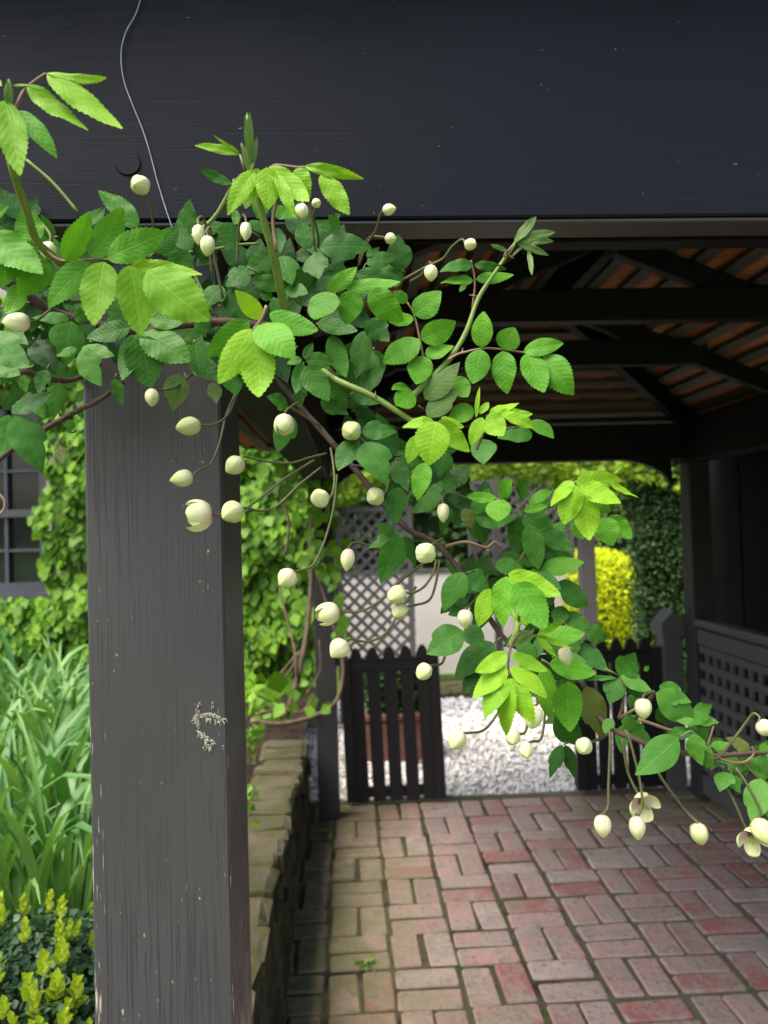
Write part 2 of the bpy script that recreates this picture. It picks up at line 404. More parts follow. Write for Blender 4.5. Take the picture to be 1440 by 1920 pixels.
M_ivy = leaf_mat("ivy_leaf", (0.05, 0.16, 0.010), (0.22, 0.43, 0.03), 0.32, 0.45, veins=0, tint=True)
M_ivyo = leaf_mat("ivy_leaf_single", (0.08, 0.21, 0.015), (0.19, 0.38, 0.035), 0.32, 0.45, veins=9, tint=False, bumpy=0.3)
M_vineleaf = leaf_mat("canopy_leaf", (0.10, 0.19, 0.012), (0.28, 0.42, 0.03), 0.45, 0.5, veins=0, tint=True)
M_hedge = leaf_mat("hedge_leaf", (0.020, 0.055, 0.014), (0.055, 0.115, 0.028), 0.2, 0.5, veins=0, tint=True)
M_farhedge = leaf_mat("far_hedge_leaf", (0.07, 0.12, 0.03), (0.15, 0.22, 0.06), 0.25, 0.6, veins=0, tint=True)
M_golden = leaf_mat("golden_leaf", (0.48, 0.58, 0.006), (0.72, 0.80, 0.014), 0.3, 0.5, veins=0, tint=True, tcol=(1.0, 1.0, 0.3))
M_box = leaf_mat("box_leaf", (0.022, 0.060, 0.028), (0.060, 0.12, 0.055), 0.15, 0.28, veins=0, tint=True)
M_boxnew = leaf_mat("box_shoot_leaf", (0.24, 0.38, 0.02), (0.44, 0.54, 0.04), 0.35, 0.4, veins=0, tint=True, tcol=(1.0, 1.0, 0.35))
M_strap = leaf_mat("strap_leaf", (0.045, 0.16, 0.032), (0.17, 0.34, 0.085), 0.30, 0.38, veins=0, spec=0.34)
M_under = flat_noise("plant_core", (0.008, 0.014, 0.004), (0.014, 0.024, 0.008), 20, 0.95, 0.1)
M_youth = leaf_mat("rose_leaf_young", (0.16, 0.38, 0.014), (0.27, 0.52, 0.022), 0.42, 0.5, veins=9)
M_mid = leaf_mat("rose_leaf_grown", (0.07, 0.25, 0.014), (0.13, 0.37, 0.02), 0.34, 0.5, veins=9)
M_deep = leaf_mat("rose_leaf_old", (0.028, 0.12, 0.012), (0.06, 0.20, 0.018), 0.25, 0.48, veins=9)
M_soft = leaf_mat("rose_leaf_tip", (0.11, 0.20, 0.05), (0.15, 0.25, 0.07), 0.35, 0.45, veins=9)
M_clem = leaf_mat("clematis_leaf", (0.024, 0.105, 0.012), (0.060, 0.20, 0.022), 0.25, 0.46, veins=5, bumpy=0.3)
M_clemb = leaf_mat("clematis_leaf_bright", (0.06, 0.20, 0.024), (0.10, 0.28, 0.035), 0.3, 0.46, veins=5, bumpy=0.3)
M_olive = leaf_mat("clematis_leaf_olive", (0.10, 0.14, 0.025), (0.15, 0.18, 0.04), 0.3, 0.4, veins=5, bumpy=0.3)
M_shade = leaf_mat("clematis_leaf_shaded", (0.015, 0.062, 0.010), (0.036, 0.125, 0.018), 0.22, 0.46, veins=5, bumpy=0.3)  # darker copy of the clematis leaf, shade inside the tangle painted in
M_yellow = leaf_mat("turning_leaf", (0.32, 0.26, 0.01), (0.42, 0.32, 0.015), 0.4, 0.45, veins=5, bumpy=0.3)
M_gstem = flat_noise("green_stem", (0.12, 0.20, 0.035), (0.19, 0.27, 0.06), 40, 0.5, 0.4, 0.2, dist=0.001)
M_pstem = flat_noise("brown_green_stalk", (0.055, 0.065, 0.022), (0.12, 0.12, 0.045), 25, 0.5, 0.4, 0.2, dist=0.001)
M_rstem = flat_noise("reddish_stalk", (0.16, 0.10, 0.06), (0.24, 0.15, 0.09), 25, 0.5, 0.4, 0.2, dist=0.001)
M_vstem = flat_noise("clematis_stem", (0.05, 0.03, 0.026), (0.12, 0.075, 0.06), 40, 0.7, 0.3, 0.5, 120, 0.002)
def bud_mat():
    t = NT("bud_sepal"); uv = t.n("ShaderNodeUVMap"); uv.uv_map = "UVMap"
    sp = t.n("ShaderNodeSeparateXYZ"); t.l(uv.outputs[0], sp.inputs[0])
    oi = t.n("ShaderNodeObjectInfo")
    c = t.ramp(sp.outputs[1], [(0.0, (0.72, 0.66, 0.52)), (0.45, (0.80, 0.82, 0.54)), (1.0, (0.60, 0.71, 0.27))])
    pk = t.math('MULTIPLY', t.ramp(sp.outputs[1], [(0.05, 1.0), (0.55, 0.0)]), t.ramp(oi.outputs['Random'], [(0.1, 0.25), (0.9, 0.95)]))
    c = t.mix(pk, c, (0.66, 0.36, 0.34))
    gr = t.ramp(t.math('FRACT', t.math('MULTIPLY', oi.outputs['Random'], 7.3)), [(0.45, 0.0), (1.0, 0.6)])
    c = t.mix(gr, c, (0.44, 0.52, 0.17))
    ridge = t.math('ABSOLUTE', sp.outputs[0])
    c = t.mix(t.math('MULTIPLY', t.ramp(ridge, [(0.55, 0.0), (1.0, 1.0)]), 0.35), c, (0.78, 0.80, 0.58))
    c = t.mix(t.math('MULTIPLY', t.ramp(ridge, [(0.90, 0.0), (1.0, 1.0)]), 0.65), c, (0.38, 0.42, 0.16))
    b = t.bsdf(c, 0.5, 0.4, t.bump(t.noise(t.coord("Object", (40, 40, 5)), 1.0, 3), 0.15, 0.05))
    tr = t.n("ShaderNodeBsdfTranslucent"); t.l(c, tr.inputs[0])
    mx = t.n("ShaderNodeMixShader"); mx.inputs[0].default_value = 0.25
    t.l(b, mx.inputs[1]); t.l(tr.outputs[0], mx.inputs[2]); return t.finish(mx.outputs[0])
M_bud = bud_mat()
M_stamen = flat_noise("stamen", (0.30, 0.34, 0.04), (0.45, 0.46, 0.10), 200, 0.6, 0.3, 0.1)

# ------------------------------------------------------------------ setting: ground, soil bed, brick floor, gravel
def sheet(name, x0, y0, x1, y1, z, mat):
    return tag(link(name, mesh(name, [(x0, y0, z), (x1, y0, z), (x1, y1, z), (x0, y1, z)], [(0, 1, 2, 3)]), mat), kind="structure")
sheet("ground", -150, -150, 150, 150, -0.10, M_grass)
gb = sheet("gravel_path", -0.6, BY + 0.12, 3.2, 7.25, -0.022, M_gravelbed)
sheet("sandy_path", 2.6, 11.2, 20.0, 12.4, -0.03, M_sand)
# raised garden bed of dark soil, with a gently uneven top
def bed():
    nx, ny = 36, 60; vs = []; fs = []
    for j in range(ny + 1):
        for i in range(nx + 1):
            x = -5.0 + (4.72) * i / nx; y = 0.2 + 6.4 * j / ny
            z = BED_Z + 0.03 * math.sin(x * 7 + y * 3) * math.sin(y * 5.1) + random.uniform(-0.012, 0.012)
            vs.append((x - 0.02, y, z))
    for j in range(ny):
        for i in range(nx):
            a = j * (nx + 1) + i; fs.append((a, a + 1, a + nx + 2, a + nx + 1))
    return tag(link("garden_bed", mesh("garden_bed", vs, fs, True), M_soil), kind="structure")
bed()

# brick floor in basket weave
bf = sheet("brick_floor", -0.34, -2.0, 2.30, BY + 0.17, -0.0085, M_joint)
PITCH_B = 0.240
def brick_proto(k, L=0.2255, Wd=0.107, H=0.05):
    bm = bmesh.new(); bmesh.ops.create_cube(bm, size=1.0)
    for v in bm.verts:
        v.co = Vector((v.co.x * L * random.uniform(0.965, 1.0), v.co.y * Wd * random.uniform(0.95, 1.0), v.co.z * H - H / 2 + (random.uniform(-0.003, 0.002) if v.co.z > 0 else 0)))
    top = [e for e in bm.edges if all(v.co.z > -0.01 for v in e.verts)]
    side = [e for e in bm.edges if abs(e.verts[0].co.z - e.verts[1].co.z) > 0.02]
    bmesh.ops.bevel(bm, geom=side, offset=0.008, segments=1, affect='EDGES')
    top = [e for e in bm.edges if all(v.co.z > -0.01 for v in e.verts)]
    bmesh.ops.bevel(bm, geom=top, offset=0.006, segments=1, affect='EDGES')
    me = bpy.data.meshes.new("brick"); bm.to_mesh(me); bm.free(); me.materials.append(M_brick)
    me.polygons.foreach_set("use_smooth", [False] * len(me.polygons)); return me
BP = [brick_proto(k) for k in range(8)]
# grid origin from a joint crossing read off the photo
ox = -0.345 + 0.0
def place_bricks():
    near_v, near_f = [], []
    jx0 = GRID_X
    for j in range(-9, 15):
        for i in range(-1, 11):
            cx = jx0 + (i + 0.5) * PITCH_B; cy = GRID_Y + (j + 0.5) * PITCH_B
            if cx < -0.32 or cx > 2.28 or cy > BY + 0.14 or cy < -1.0: continue
            across = (i + j) % 2 == 0
            for s in (-1, 1):
                dx, dy = (0, s * 0.0595) if across else (s * 0.0595, 0)
                me = random.choice(BP)
                a = (0 if across else math.pi / 2) + random.uniform(-0.035, 0.035) + (math.pi if random.random() < .5 else 0)
                M = Matrix.Translation((cx + dx + random.uniform(-.006, .006), cy + dy + random.uniform(-.006, .006), random.uniform(-0.004, 0.003))) @ Matrix.Rotation(a, 4, 'Z') @ Matrix.Rotation(random.uniform(-.012, .012), 4, 'X')
                if cy < 2.2:
                    b0 = len(near_v)
                    near_v += [M @ v.co for v in me.vertices]; near_f += [tuple(b0 + q for q in p.vertices) for p in me.polygons]
                else:
                    o = link("brick", me, None, bf); o.matrix_basis = M
    n = link("near_bricks", mesh("near_bricks", near_v, near_f), M_brick, bf); n["kind"] = "stuff"
# joint lines x = const seen at (1053,1700) and so on; rows set from the photograph
def floor_pt(px, py):
    d = FWD + RT * ((px - W_PX / 2) / F_PX) + UPV * ((H_PX / 2 - py) / F_PX)
    return CAMPOS + d * (-CAM_H / d.z)
g0 = floor_pt(1053, 1700); GRID_X = g0.x - 6 * PITCH_B
r0 = floor_pt(1040, 1680); GRID_Y = r0.y - 8 * PITCH_B
place_bricks()

# gravel stones
def gravel():
    n = 14000
    oc = np.array([(1, 0, 0), (-1, 0, 0), (0, 1, 0), (0, -1, 0), (0, 0, .7), (0, 0, -.7)], dtype=float)
    fc = np.array([(0, 2, 4), (2, 1, 4), (1, 3, 4), (3, 0, 4), (2, 0, 5), (1, 2, 5), (3, 1, 5), (0, 3, 5)])
    x = rng.uniform(-0.6, 2.7, n); y = BY + 0.19 + (7.2 - BY - 0.19) * rng.random(n) ** 1.5
    s = rng.uniform(0.007, 0.017, n) * (1 + 0.25 * (y - 4.5))
    q = rng.normal(size=(n, 3, 3)) * 0.35 + np.eye(3)
    V = np.einsum('nij,kj->nki', q, oc) * s[:, None, None]
    V += np.stack([x, y, -0.016 + rng.uniform(0, 0.012, n)], 1)[:, None, :]
    me = bpy.data.meshes.new("gravel_stones"); V = V.reshape(-1, 3)
    F_ = (fc[None] + (np.arange(n) * 6)[:, None, None]).reshape(-1, 3)
    me.vertices.add(len(V)); me.vertices.foreach_set("co", V.ravel().astype(np.float32))
    me.loops.add(F_.size); me.loops.foreach_set("vertex_index", F_.ravel().astype(np.int32))
    me.polygons.add(len(F_)); me.polygons.foreach_set("loop_start", np.arange(0, F_.size, 3, dtype=np.int32))
    a = me.attributes.new("tint", 'FLOAT', 'POINT'); a.data.foreach_set("value", np.repeat(rng.random(n) ** 0.8, 6).astype(np.float32))
    me.update(calc_edges=True); me.validate()
    o = link("gravel_stones", me, M_gravel); tag(o, "white crushed gravel beyond the picket gates", "gravel", kind="stuff")
gravel()

# ------------------------------------------------------------------ the pavilion
pav = thing("pavilion", "dark painted timber pavilion with tiled roof over a brick floor", "pavilion", (RIDGE_X, 2.6, 0))
front = box("front_post", (POST_X0, POST_Y0, 0), (POST_X1, POST_Y1, 2.2), M_post, pav, 0.003)
front["label"] = "weathered grey-black front post with chipped paint"
# dried climber rootlets stuck on the post
def scar():
    vs, fs = [], []
    arcs = [([(374, 1316), (369, 1340), (371, 1362), (382, 1388), (398, 1408)], 70, .15, 13), ([(371, 1346), (388, 1337), (406, 1342), (421, 1352)], 50, .2, 12),
            ([(384, 1346), (396, 1346), (412, 1352)], 22, 1.2, 11), ([(380, 1372), (388, 1384), (402, 1392)], 22, .5, 12), ([(396, 1318), (408, 1330), (418, 1410)], 12, .6, 5)]
    for pts, n, turn, lm in arcs:
        for k in range(n):
            i = random.randrange(len(pts) - 1); t = random.random()
            x = pts[i][0] + (pts[i + 1][0] - pts[i][0]) * t + random.gauss(0, 2.4); y = pts[i][1] + (pts[i + 1][1] - pts[i][1]) * t + random.gauss(0, 2.4)
            a = math.atan2(pts[i + 1][1] - pts[i][1], pts[i + 1][0] - pts[i][0]) + random.gauss(turn, .4); L = random.uniform(3, lm)
            q = [P(x, y, POST_Y0 - .0006), P(x + L * .5 * math.cos(a), y + L * .5 * math.sin(a) + random.gauss(0, .8), POST_Y0 - random.uniform(.0008, .0022)), P(x + L * math.cos(a + .2), y + L * math.sin(a + .2), POST_Y0 - .0004)]
            tube_geo(q, random.uniform(0.0003, 0.0010), 0.00025, 4, vs, fs)
    return link("dried_rootlets", mesh("dried_rootlets", vs, fs), M_scar, front)
scar()
FB = P(720, 409, 0.925).z            # underside of the fascia
FASC_T = 2.33
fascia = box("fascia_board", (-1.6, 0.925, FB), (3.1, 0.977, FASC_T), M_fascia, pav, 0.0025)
box("underside_light_strip", (-1.6, 0.929, FB - 0.006), (3.1, 0.979, FB - 0.0005), M_underlit, pav, 0.0015)  # added strip, its lighter colour imitates floor light on the fascia underside
bp_ = P(240, 306, 0.925)
def disc(name, c, r, th, mat, parent, seg=28):
    vs = []; 
    for k in range(seg): a = 2 * math.pi * k / seg; vs.append((c.x + r * math.cos(a), c.y, c.z + r * math.sin(a)))
    for k in range(seg): a = 2 * math.pi * k / seg; vs.append((c.x + (r - .001) * math.cos(a), c.y - th, c.z + (r - .001) * math.sin(a)))
    fs = [(k, (k + 1) % seg, seg + (k + 1) % seg, seg + k) for k in range(seg)] + [tuple(range(seg, 2 * seg))]
    return link(name, mesh(name, vs, fs), mat, parent)
disc("bolt_head", bp_, 0.0155, 0.0022, M_fascia, fascia)
# plates, side beams and corner posts
PLZ0, PLZ1 = 1.90, 2.16
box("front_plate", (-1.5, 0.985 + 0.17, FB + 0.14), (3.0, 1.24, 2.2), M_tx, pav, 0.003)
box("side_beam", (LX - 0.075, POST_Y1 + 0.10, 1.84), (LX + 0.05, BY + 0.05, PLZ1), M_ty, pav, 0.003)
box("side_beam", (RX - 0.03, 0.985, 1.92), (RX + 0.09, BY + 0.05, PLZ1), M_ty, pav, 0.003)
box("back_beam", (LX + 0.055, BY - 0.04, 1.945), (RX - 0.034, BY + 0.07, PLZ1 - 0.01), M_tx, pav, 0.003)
pl = floor_pt(603, 1520); 
bl = P(621, 1520, pl.y)
box("back_post", (LX - 0.06, BY - 0.15, 0), (LX + 0.055, BY - 0.035, 1.84), M_tz, pav, 0.004)
box("back_post", (RX - 0.035, BY - 0.11, 0), (RX + 0.085, BY + 0.02, 1.92), M_tz, pav, 0.004)
box("far_front_post", (3.0, POST_Y0, 0), (3.16, POST_Y1, 2.2), M_tz, pav, 0.003)
# curved brackets under the back beam
def bracket(x_post, sgn):
    vs, fs = [], []; n = 10
    for k in range(n + 1):
        a = math.pi / 2 * k / n
        r = 0.36
        ox_, oz_ = x_post + sgn * r, 1.95 - r * 0.5
        xi, zi = ox_ - sgn * r * math.cos(a), oz_ + r * 0.5 * math.sin(a)
        for (yy) in (BY - 0.01, BY + 0.04):
            vs.append((xi, yy, zi)); vs.append((x_post if False else xi - sgn * 0.0, yy, 1.95))
    for k in range(n):
        b = k * 4
        for q in ((0, 1), (1, 3), (3, 2), (2, 0)):
            fs.append((b + q[0], b + q[1], b + 4 + q[1], b + 4 + q[0]))
    return link("bracket", mesh("bracket", vs, fs), M_tx, pav)
bracket(RX - 0.09, -1); bracket(LX + 0.06, 1)
# roof frame
def roof_z(x): return RIDGE_Z - SLOPE * abs(x - RIDGE_X)
HW = (RX - LX) / 2 + 0.0
RE = BY - HW                      # where the ridge ends and the back hip starts
EAVE = 0.42
for k, ty in enumerate((1.2, 1.95, 2.70, 3.45)):
    z0 = 2.295
    xs = (RIDGE_Z - 0.045 - z0 - 0.02) / SLOPE
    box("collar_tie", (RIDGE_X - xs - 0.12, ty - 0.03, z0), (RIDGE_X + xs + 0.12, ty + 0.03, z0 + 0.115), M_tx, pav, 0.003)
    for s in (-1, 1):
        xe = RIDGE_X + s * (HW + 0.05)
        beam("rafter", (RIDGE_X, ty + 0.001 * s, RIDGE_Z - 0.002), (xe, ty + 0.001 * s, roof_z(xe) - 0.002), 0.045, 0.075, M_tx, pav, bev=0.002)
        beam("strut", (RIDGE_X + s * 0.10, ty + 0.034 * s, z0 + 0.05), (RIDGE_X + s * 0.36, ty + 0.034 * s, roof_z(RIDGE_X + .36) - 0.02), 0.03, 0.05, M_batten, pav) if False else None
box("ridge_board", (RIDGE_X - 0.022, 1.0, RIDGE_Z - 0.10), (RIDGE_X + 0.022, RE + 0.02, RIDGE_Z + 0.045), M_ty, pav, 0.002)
for s in (-1, 1):
    beam("hip_rafter", (RIDGE_X, RE, RIDGE_Z - 0.01), (RIDGE_X + s * (HW + .1), BY + .1, roof_z(RIDGE_X + HW + .1) - 0.01), 0.05, 0.11, M_ty, pav, bev=0.002)
# knee braces standing off the back corner posts
for s, xp in ((1, LX + 0.0),):
    beam("knee_brace", (xp, BY - 0.16, 1.55), (xp, BY - 0.62, 1.90), 0.05, 0.07, M_ty, pav, bev=0.002)
# tile battens and tiles, seen from below
T_G, T_W = 0.105, 0.165
RAF_T = 0.045
nrow = int((HW + EAVE) / T_G)
def tile_proto():
    return box_mesh("tile", (-T_W / 2 + 0.0015, -0.02, 0), (T_W / 2 - 0.0015, T_G + 0.055, 0.012), 0.0015)
TP = tile_proto(); TP.materials.append(M_tile)
ca, sa = math.cos(math.atan(SLOPE)), math.sin(math.atan(SLOPE))
left_v, left_f = [], []
def add_tile(M, single):
    if single:
        o = link("tile", TP, None, pav); o.matrix_basis = M
    else:
        b0 = len(left_v)
        left_v.extend(M @ v.co for v in TP.vertices); left_f.extend(tuple(b0 + q for q in p.vertices) for p in TP.polygons)
for s in (1, -1):
    for r in range(nrow):
        u = (r + 0.5) * T_G                        # horizontal distance from the ridge
        x = RIDGE_X + s * u; z = roof_z(x) + RAF_T + 0.012
        yend = min(RE + u, BY + EAVE)
        y0 = 1.0
        beam("batten", (x, y0, z), (x, yend, z), 0.045, 0.024, M_batten, pav, up=(s * sa, 0, ca))
        ntile = int((yend - y0) / T_W)
        for q in range(ntile + 1):
            yy = yend - (q + 0.5 + (0.5 if r % 2 else 0)) * T_W
            if yy < y0: continue
            # tile local: X along depth, Y down the slope
            down = Vector((s * ca, 0, -sa)); nor = Vector((s * sa, 0, ca)); al = down.cross(nor)
            tilt = 0.02
            M = Matrix(((al.x, down.x, nor.x, 0), (al.y, down.y, nor.y, 0), (al.z, down.z, nor.z, 0), (0, 0, 0, 1)))
            pos = Vector((x - s * T_G * 0.5, yy, roof_z(x - s * T_G * .5) + RAF_T + 0.026 + random.uniform(0, .002)))
            M = Matrix.Translation(pos) @ M @ Matrix.Rotation(0.10 + random.uniform(-.01, .01), 4, 'X') @ Matrix.Rotation(random.uniform(-.01, .01), 4, 'Z')
            vis = (s == 1 and 1.75 < yy < 4.5 and u < HW + .02)
            add_tile(M, vis)
for r in range(nrow):                               # back hip
    u = (r + 0.5) * T_G; y = RE + u; z = RIDGE_Z - SLOPE * u + RAF_T + 0.012
    beam("batten", (RIDGE_X - u, y, z), (RIDGE_X + u, y, z), 0.045, 0.024, M_battenx, pav, up=(0, sa, ca))
    nt_ = int(2 * u / T_W) + 1
    for q in range(nt_):
        xx = RIDGE_X + (q - (nt_ - 1) / 2) * T_W
        down = Vector((0, ca, -sa)); nor = Vector((0, sa, ca)); al = down.cross(nor)
        M = Matrix(((al.x, down.x, nor.x, 0), (al.y, down.y, nor.y, 0), (al.z, down.z, nor.z, 0), (0, 0, 0, 1)))
        pos = Vector((xx, y - T_G * .5, z + SLOPE * T_G * .5 + 0.014 + random.uniform(0, .002)))
        add_tile(Matrix.Translation(pos) @ M @ Matrix.Rotation(0.10, 4, 'X'), u < HW + 0.02)
lt = link("outer_tiles", mesh("outer_tiles", left_v, left_f), M_tile, pav); lt["kind"] = "stuff"
# added unseen sheet above the tiles, stops light leaking through their gaps
def light_block():
    zt = 0.12; e = EAVE + 0.08; b = HW + e
    xl, xr = RIDGE_X - b, RIDGE_X + b; yb = BY + e; yf = 0.985
    zr, ze = RIDGE_Z + zt, RIDGE_Z + zt - SLOPE * b
    vs = [(xl, yf, ze), (RIDGE_X, yf, zr), (xr, yf, ze), (RIDGE_X, RE, zr), (xl, yb, ze), (xr, yb, ze)]
    fs = [(0, 1, 3, 4), (1, 2, 5, 3), (3, 5, 4)]
    return link("light_block_sheet", mesh("light_block_sheet", vs, fs), M_black, pav)
light_block()
box("front_eave", (-1.7, 0.80, FASC_T + 0.004), (3.2, 1.0, FASC_T + 0.04), M_tx, pav, 0.003)
# boarded gable infill above the fascia, behind the front edge
gv = [(-1.6, 0.95, FASC_T + .045), (3.1, 0.95, FASC_T + .045), (RIDGE_X, 0.95, RIDGE_Z + .1)]
link("gable_board", mesh("gable_board", gv, [(0, 1, 2)]), M_tx, pav)

# added near-black screen outside the railing, standing in for the deep shade there
sw = thing("shade_screen", "added near-black screen standing in for the deep shade beyond the lattice railing", "shade_screen", (3.0, 3.5, 0))
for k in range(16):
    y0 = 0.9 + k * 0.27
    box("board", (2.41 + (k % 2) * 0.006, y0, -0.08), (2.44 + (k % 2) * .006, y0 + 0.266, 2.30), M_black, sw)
box("shade_screen_end", (2.41, 5.222, -0.08), (3.6, 5.26, 2.3), M_black, sw)
box("shade_screen_top", (2.36, 0.5, 2.305), (4.2, 5.4, 2.36), M_black, sw)

# ------------------------------------------------------------------ lattice railing on the side
lr = thing("lattice_railing", "dark grey square lattice railing with rounded top rail", "railing", (RX, 3.2, 0))
TR = P(1311, 1168, 4.3).z
beam("top_rail", (RX + 0.005, 1.6, TR), (RX + 0.005, BY - 0.115, TR), 0.10, 0.045, M_rail, lr, bev=0.012)
beam("upper_rail", (RX, 1.6, TR - 0.075), (RX, BY - 0.115, TR - 0.075), 0.05, 0.085, M_rail, lr, bev=0.003)
beam("bottom_rail", (RX, 1.6, 0.10), (RX, BY - 0.115, 0.10), 0.05, 0.11, M_rail, lr, bev=0.003)
z0, z1 = 0.157, TR - 0.12
yy = 1.7
HS = box_mesh("slat", (-0.006, -1.35, -0.021), (0.006, 1.35, 0.021), 0.001); HS.materials.append(M_rail)
zz = z0 + 0.045
while zz < z1 - .01:
    o = link("slat", HS, None, lr); o.location = (RX - 0.013, 1.6 + 1.35, zz); zz += 0.094
VS_ = box_mesh("slat", (-0.006, -0.021, 0), (0.006, 0.021, z1 - z0), 0.001); VS_.materials.append(M_rail)
while yy < BY - 0.14:
    o = link("slat", VS_, None, lr); o.location = (RX + 0.0, yy, z0); yy += 0.094

# ------------------------------------------------------------------ picket gates
def picket_mesh(h, wd=0.074, th=0.02):
    n = 12; pr = [(-wd / 2, 0), (wd / 2, 0)]
    for k in range(n + 1):
        a = math.pi * k / n
        pr.append((wd / 2 * math.cos(a), h - 0.06 * abs(math.cos(a)) ** 2.3))
    m = len(pr); vs = [(x, -th / 2, z) for x, z in pr] + [(x, th / 2, z) for x, z in pr]
    fs = [tuple(range(m))[::-1], tuple(range(m, 2 * m))] + [(k, (k + 1) % m, m + (k + 1) % m, m + k) for k in range(m)]
    me = mesh("picket", vs, fs); me.materials.append(M_gate); return me
PK = picket_mesh(0.885)
def gate(label, hinge, width, ang, npk, stile_side, tilt=0.0):
    g = thing("picket_gate", label, "gate", hinge, "picket gates at the end of the brick floor")
    M0 = Matrix.Translation(hinge) @ Matrix.Rotation(ang, 4, 'Z') @ Matrix.Rotation(tilt, 4, 'Y')
    def put(me, name, loc=(0, 0, 0)):
        o = link(name, me, M_gate, g); o.matrix_basis = M0 @ Matrix.Translation(loc); return o
    sgn = 1 if width > 0 else -1; wd = abs(width)
    for k in range(npk):
        put(PK, "picket", (sgn * (0.075 + (wd - 0.15) * (k + 0.15) / (npk - 0.7)), 0, 0.012))
    put(box_mesh("rail", (0 if sgn > 0 else -wd, 0.0115, 0.75), (wd if sgn > 0 else 0, 0.046, 0.825), 0.002), "top_rail")
    put(box_mesh("rail", (0 if sgn > 0 else -wd, 0.0115, 0.03), (wd if sgn > 0 else 0, 0.046, 0.085), 0.002), "bottom_rail")
    put(box_mesh("face", (0.01 if sgn > 0 else -wd + .01, -0.030, 0.765), (wd - .06 if sgn > 0 else -0.01, -0.0115, 0.81), 0.002), "face_rail")
    x0 = sgn * (wd - 0.027)
    put(box_mesh("stile", (x0 - 0.029, -0.031, 0.02), (x0 + 0.029, 0.010, 0.87), 0.002), "stile")
    put(box_mesh("stile", (-0.002 if sgn > 0 else -0.056, -0.033, 0.02), (0.056 if sgn > 0 else 0.002, 0.010, 0.84), 0.002), "stile")
    return g
gl = floor_pt(652, 1488); gr_ = floor_pt(1247, 1475)
gate("open dark picket gate leaf hung beside the vine-wrapped back post", (P(652, 1488, 4.50).x, 4.50, 0), 0.565, R(-3), 5, 1, R(-1.6))
gate("closed dark picket gate leaf beside the gabled gate post", (P(1245, 1470, 4.56).x, 4.56, 0), -0.53, R(2), 5, -1, 0)
gp = thing("gate_post", "short dark gate post with a gabled cap beside the lattice railing", "gate post", (P(1262, 1400, 4.54).x, 4.54, 0))
gx = P(1262, 1400, 4.54).x
box("shaft", (gx - 0.055, 4.485, 0), (gx + 0.055, 4.595, 0.90), M_rail, gp, 0.003)
box("neck_moulding", (gx - 0.066, 4.474, 0.90), (gx + 0.066, 4.606, 0.925), M_rail, gp, 0.003)
cv = [(gx - .075, 4.46, .925), (gx + .075, 4.46, .925), (gx + .075, 4.62, .925), (gx - .075, 4.62, .925),
      (gx - .075, 4.46, .985), (gx + .075, 4.46, .985), (gx + .075, 4.62, .985), (gx - .075, 4.62, .985), (gx, 4.46, 1.06), (gx, 4.62, 1.06)]
link("gabled_cap", mesh("gabled_cap", cv, [(0, 3, 2, 1), (0, 1, 5, 8, 4), (2, 3, 7, 9, 6), (1, 2, 6, 5), (3, 0, 4, 7), (5, 6, 9, 8), (7, 4, 8, 9)]), M_rail, gp)

# ------------------------------------------------------------------ stone retaining wall
stw = thing("stone_wall", "low mossy stone retaining wall edging the raised bed", "wall", (-0.31, 2.9, 0))
def stone(name, lo, hi, jit=0.012, sub=True):
    jit *= 1.5
    bm = bmesh.new(); bmesh.ops.create_cube(bm, size=1.0)
    bmesh.ops.bevel(bm, geom=bm.edges[:], offset=0.10, segments=1, affect='EDGES')
    for v in bm.verts:
        v.co = Vector([(lo[i] + hi[i]) / 2 + v.co[i] * (hi[i] - lo[i]) + random.gauss(0, jit * 0.45) for i in range(3)])
    me = bpy.data.meshes.new(name); bm.to_mesh(me); bm.free()
    return link(name, me, M_stone, stw)
WZ = 0.435
yy = 1.25
while yy < 4.30:
    ln = random.uniform(0.09, 0.21)
    stone("capstone", (-0.47 + random.uniform(-.05, .03), yy, WZ - 0.085), (-0.268 + random.uniform(-.012, .016), yy + ln - 0.001, WZ + random.uniform(-0.008, 0.010)), 0.008)
    yy += ln
for c, (za, zb) in enumerate(((-0.05, 0.10), (0.105, 0.235), (0.24, 0.352))):
    yy = 1.22 + c * 0.05
    while yy < 4.28:
        ln = random.uniform(0.18, 0.36)
        stone("stone", (-0.40, yy, za), (-0.252 - 0.006 * c + random.uniform(-.012, .012), min(4.32, yy + ln - 0.006), zb + random.uniform(-.012, .004)), 0.010)
        yy += ln

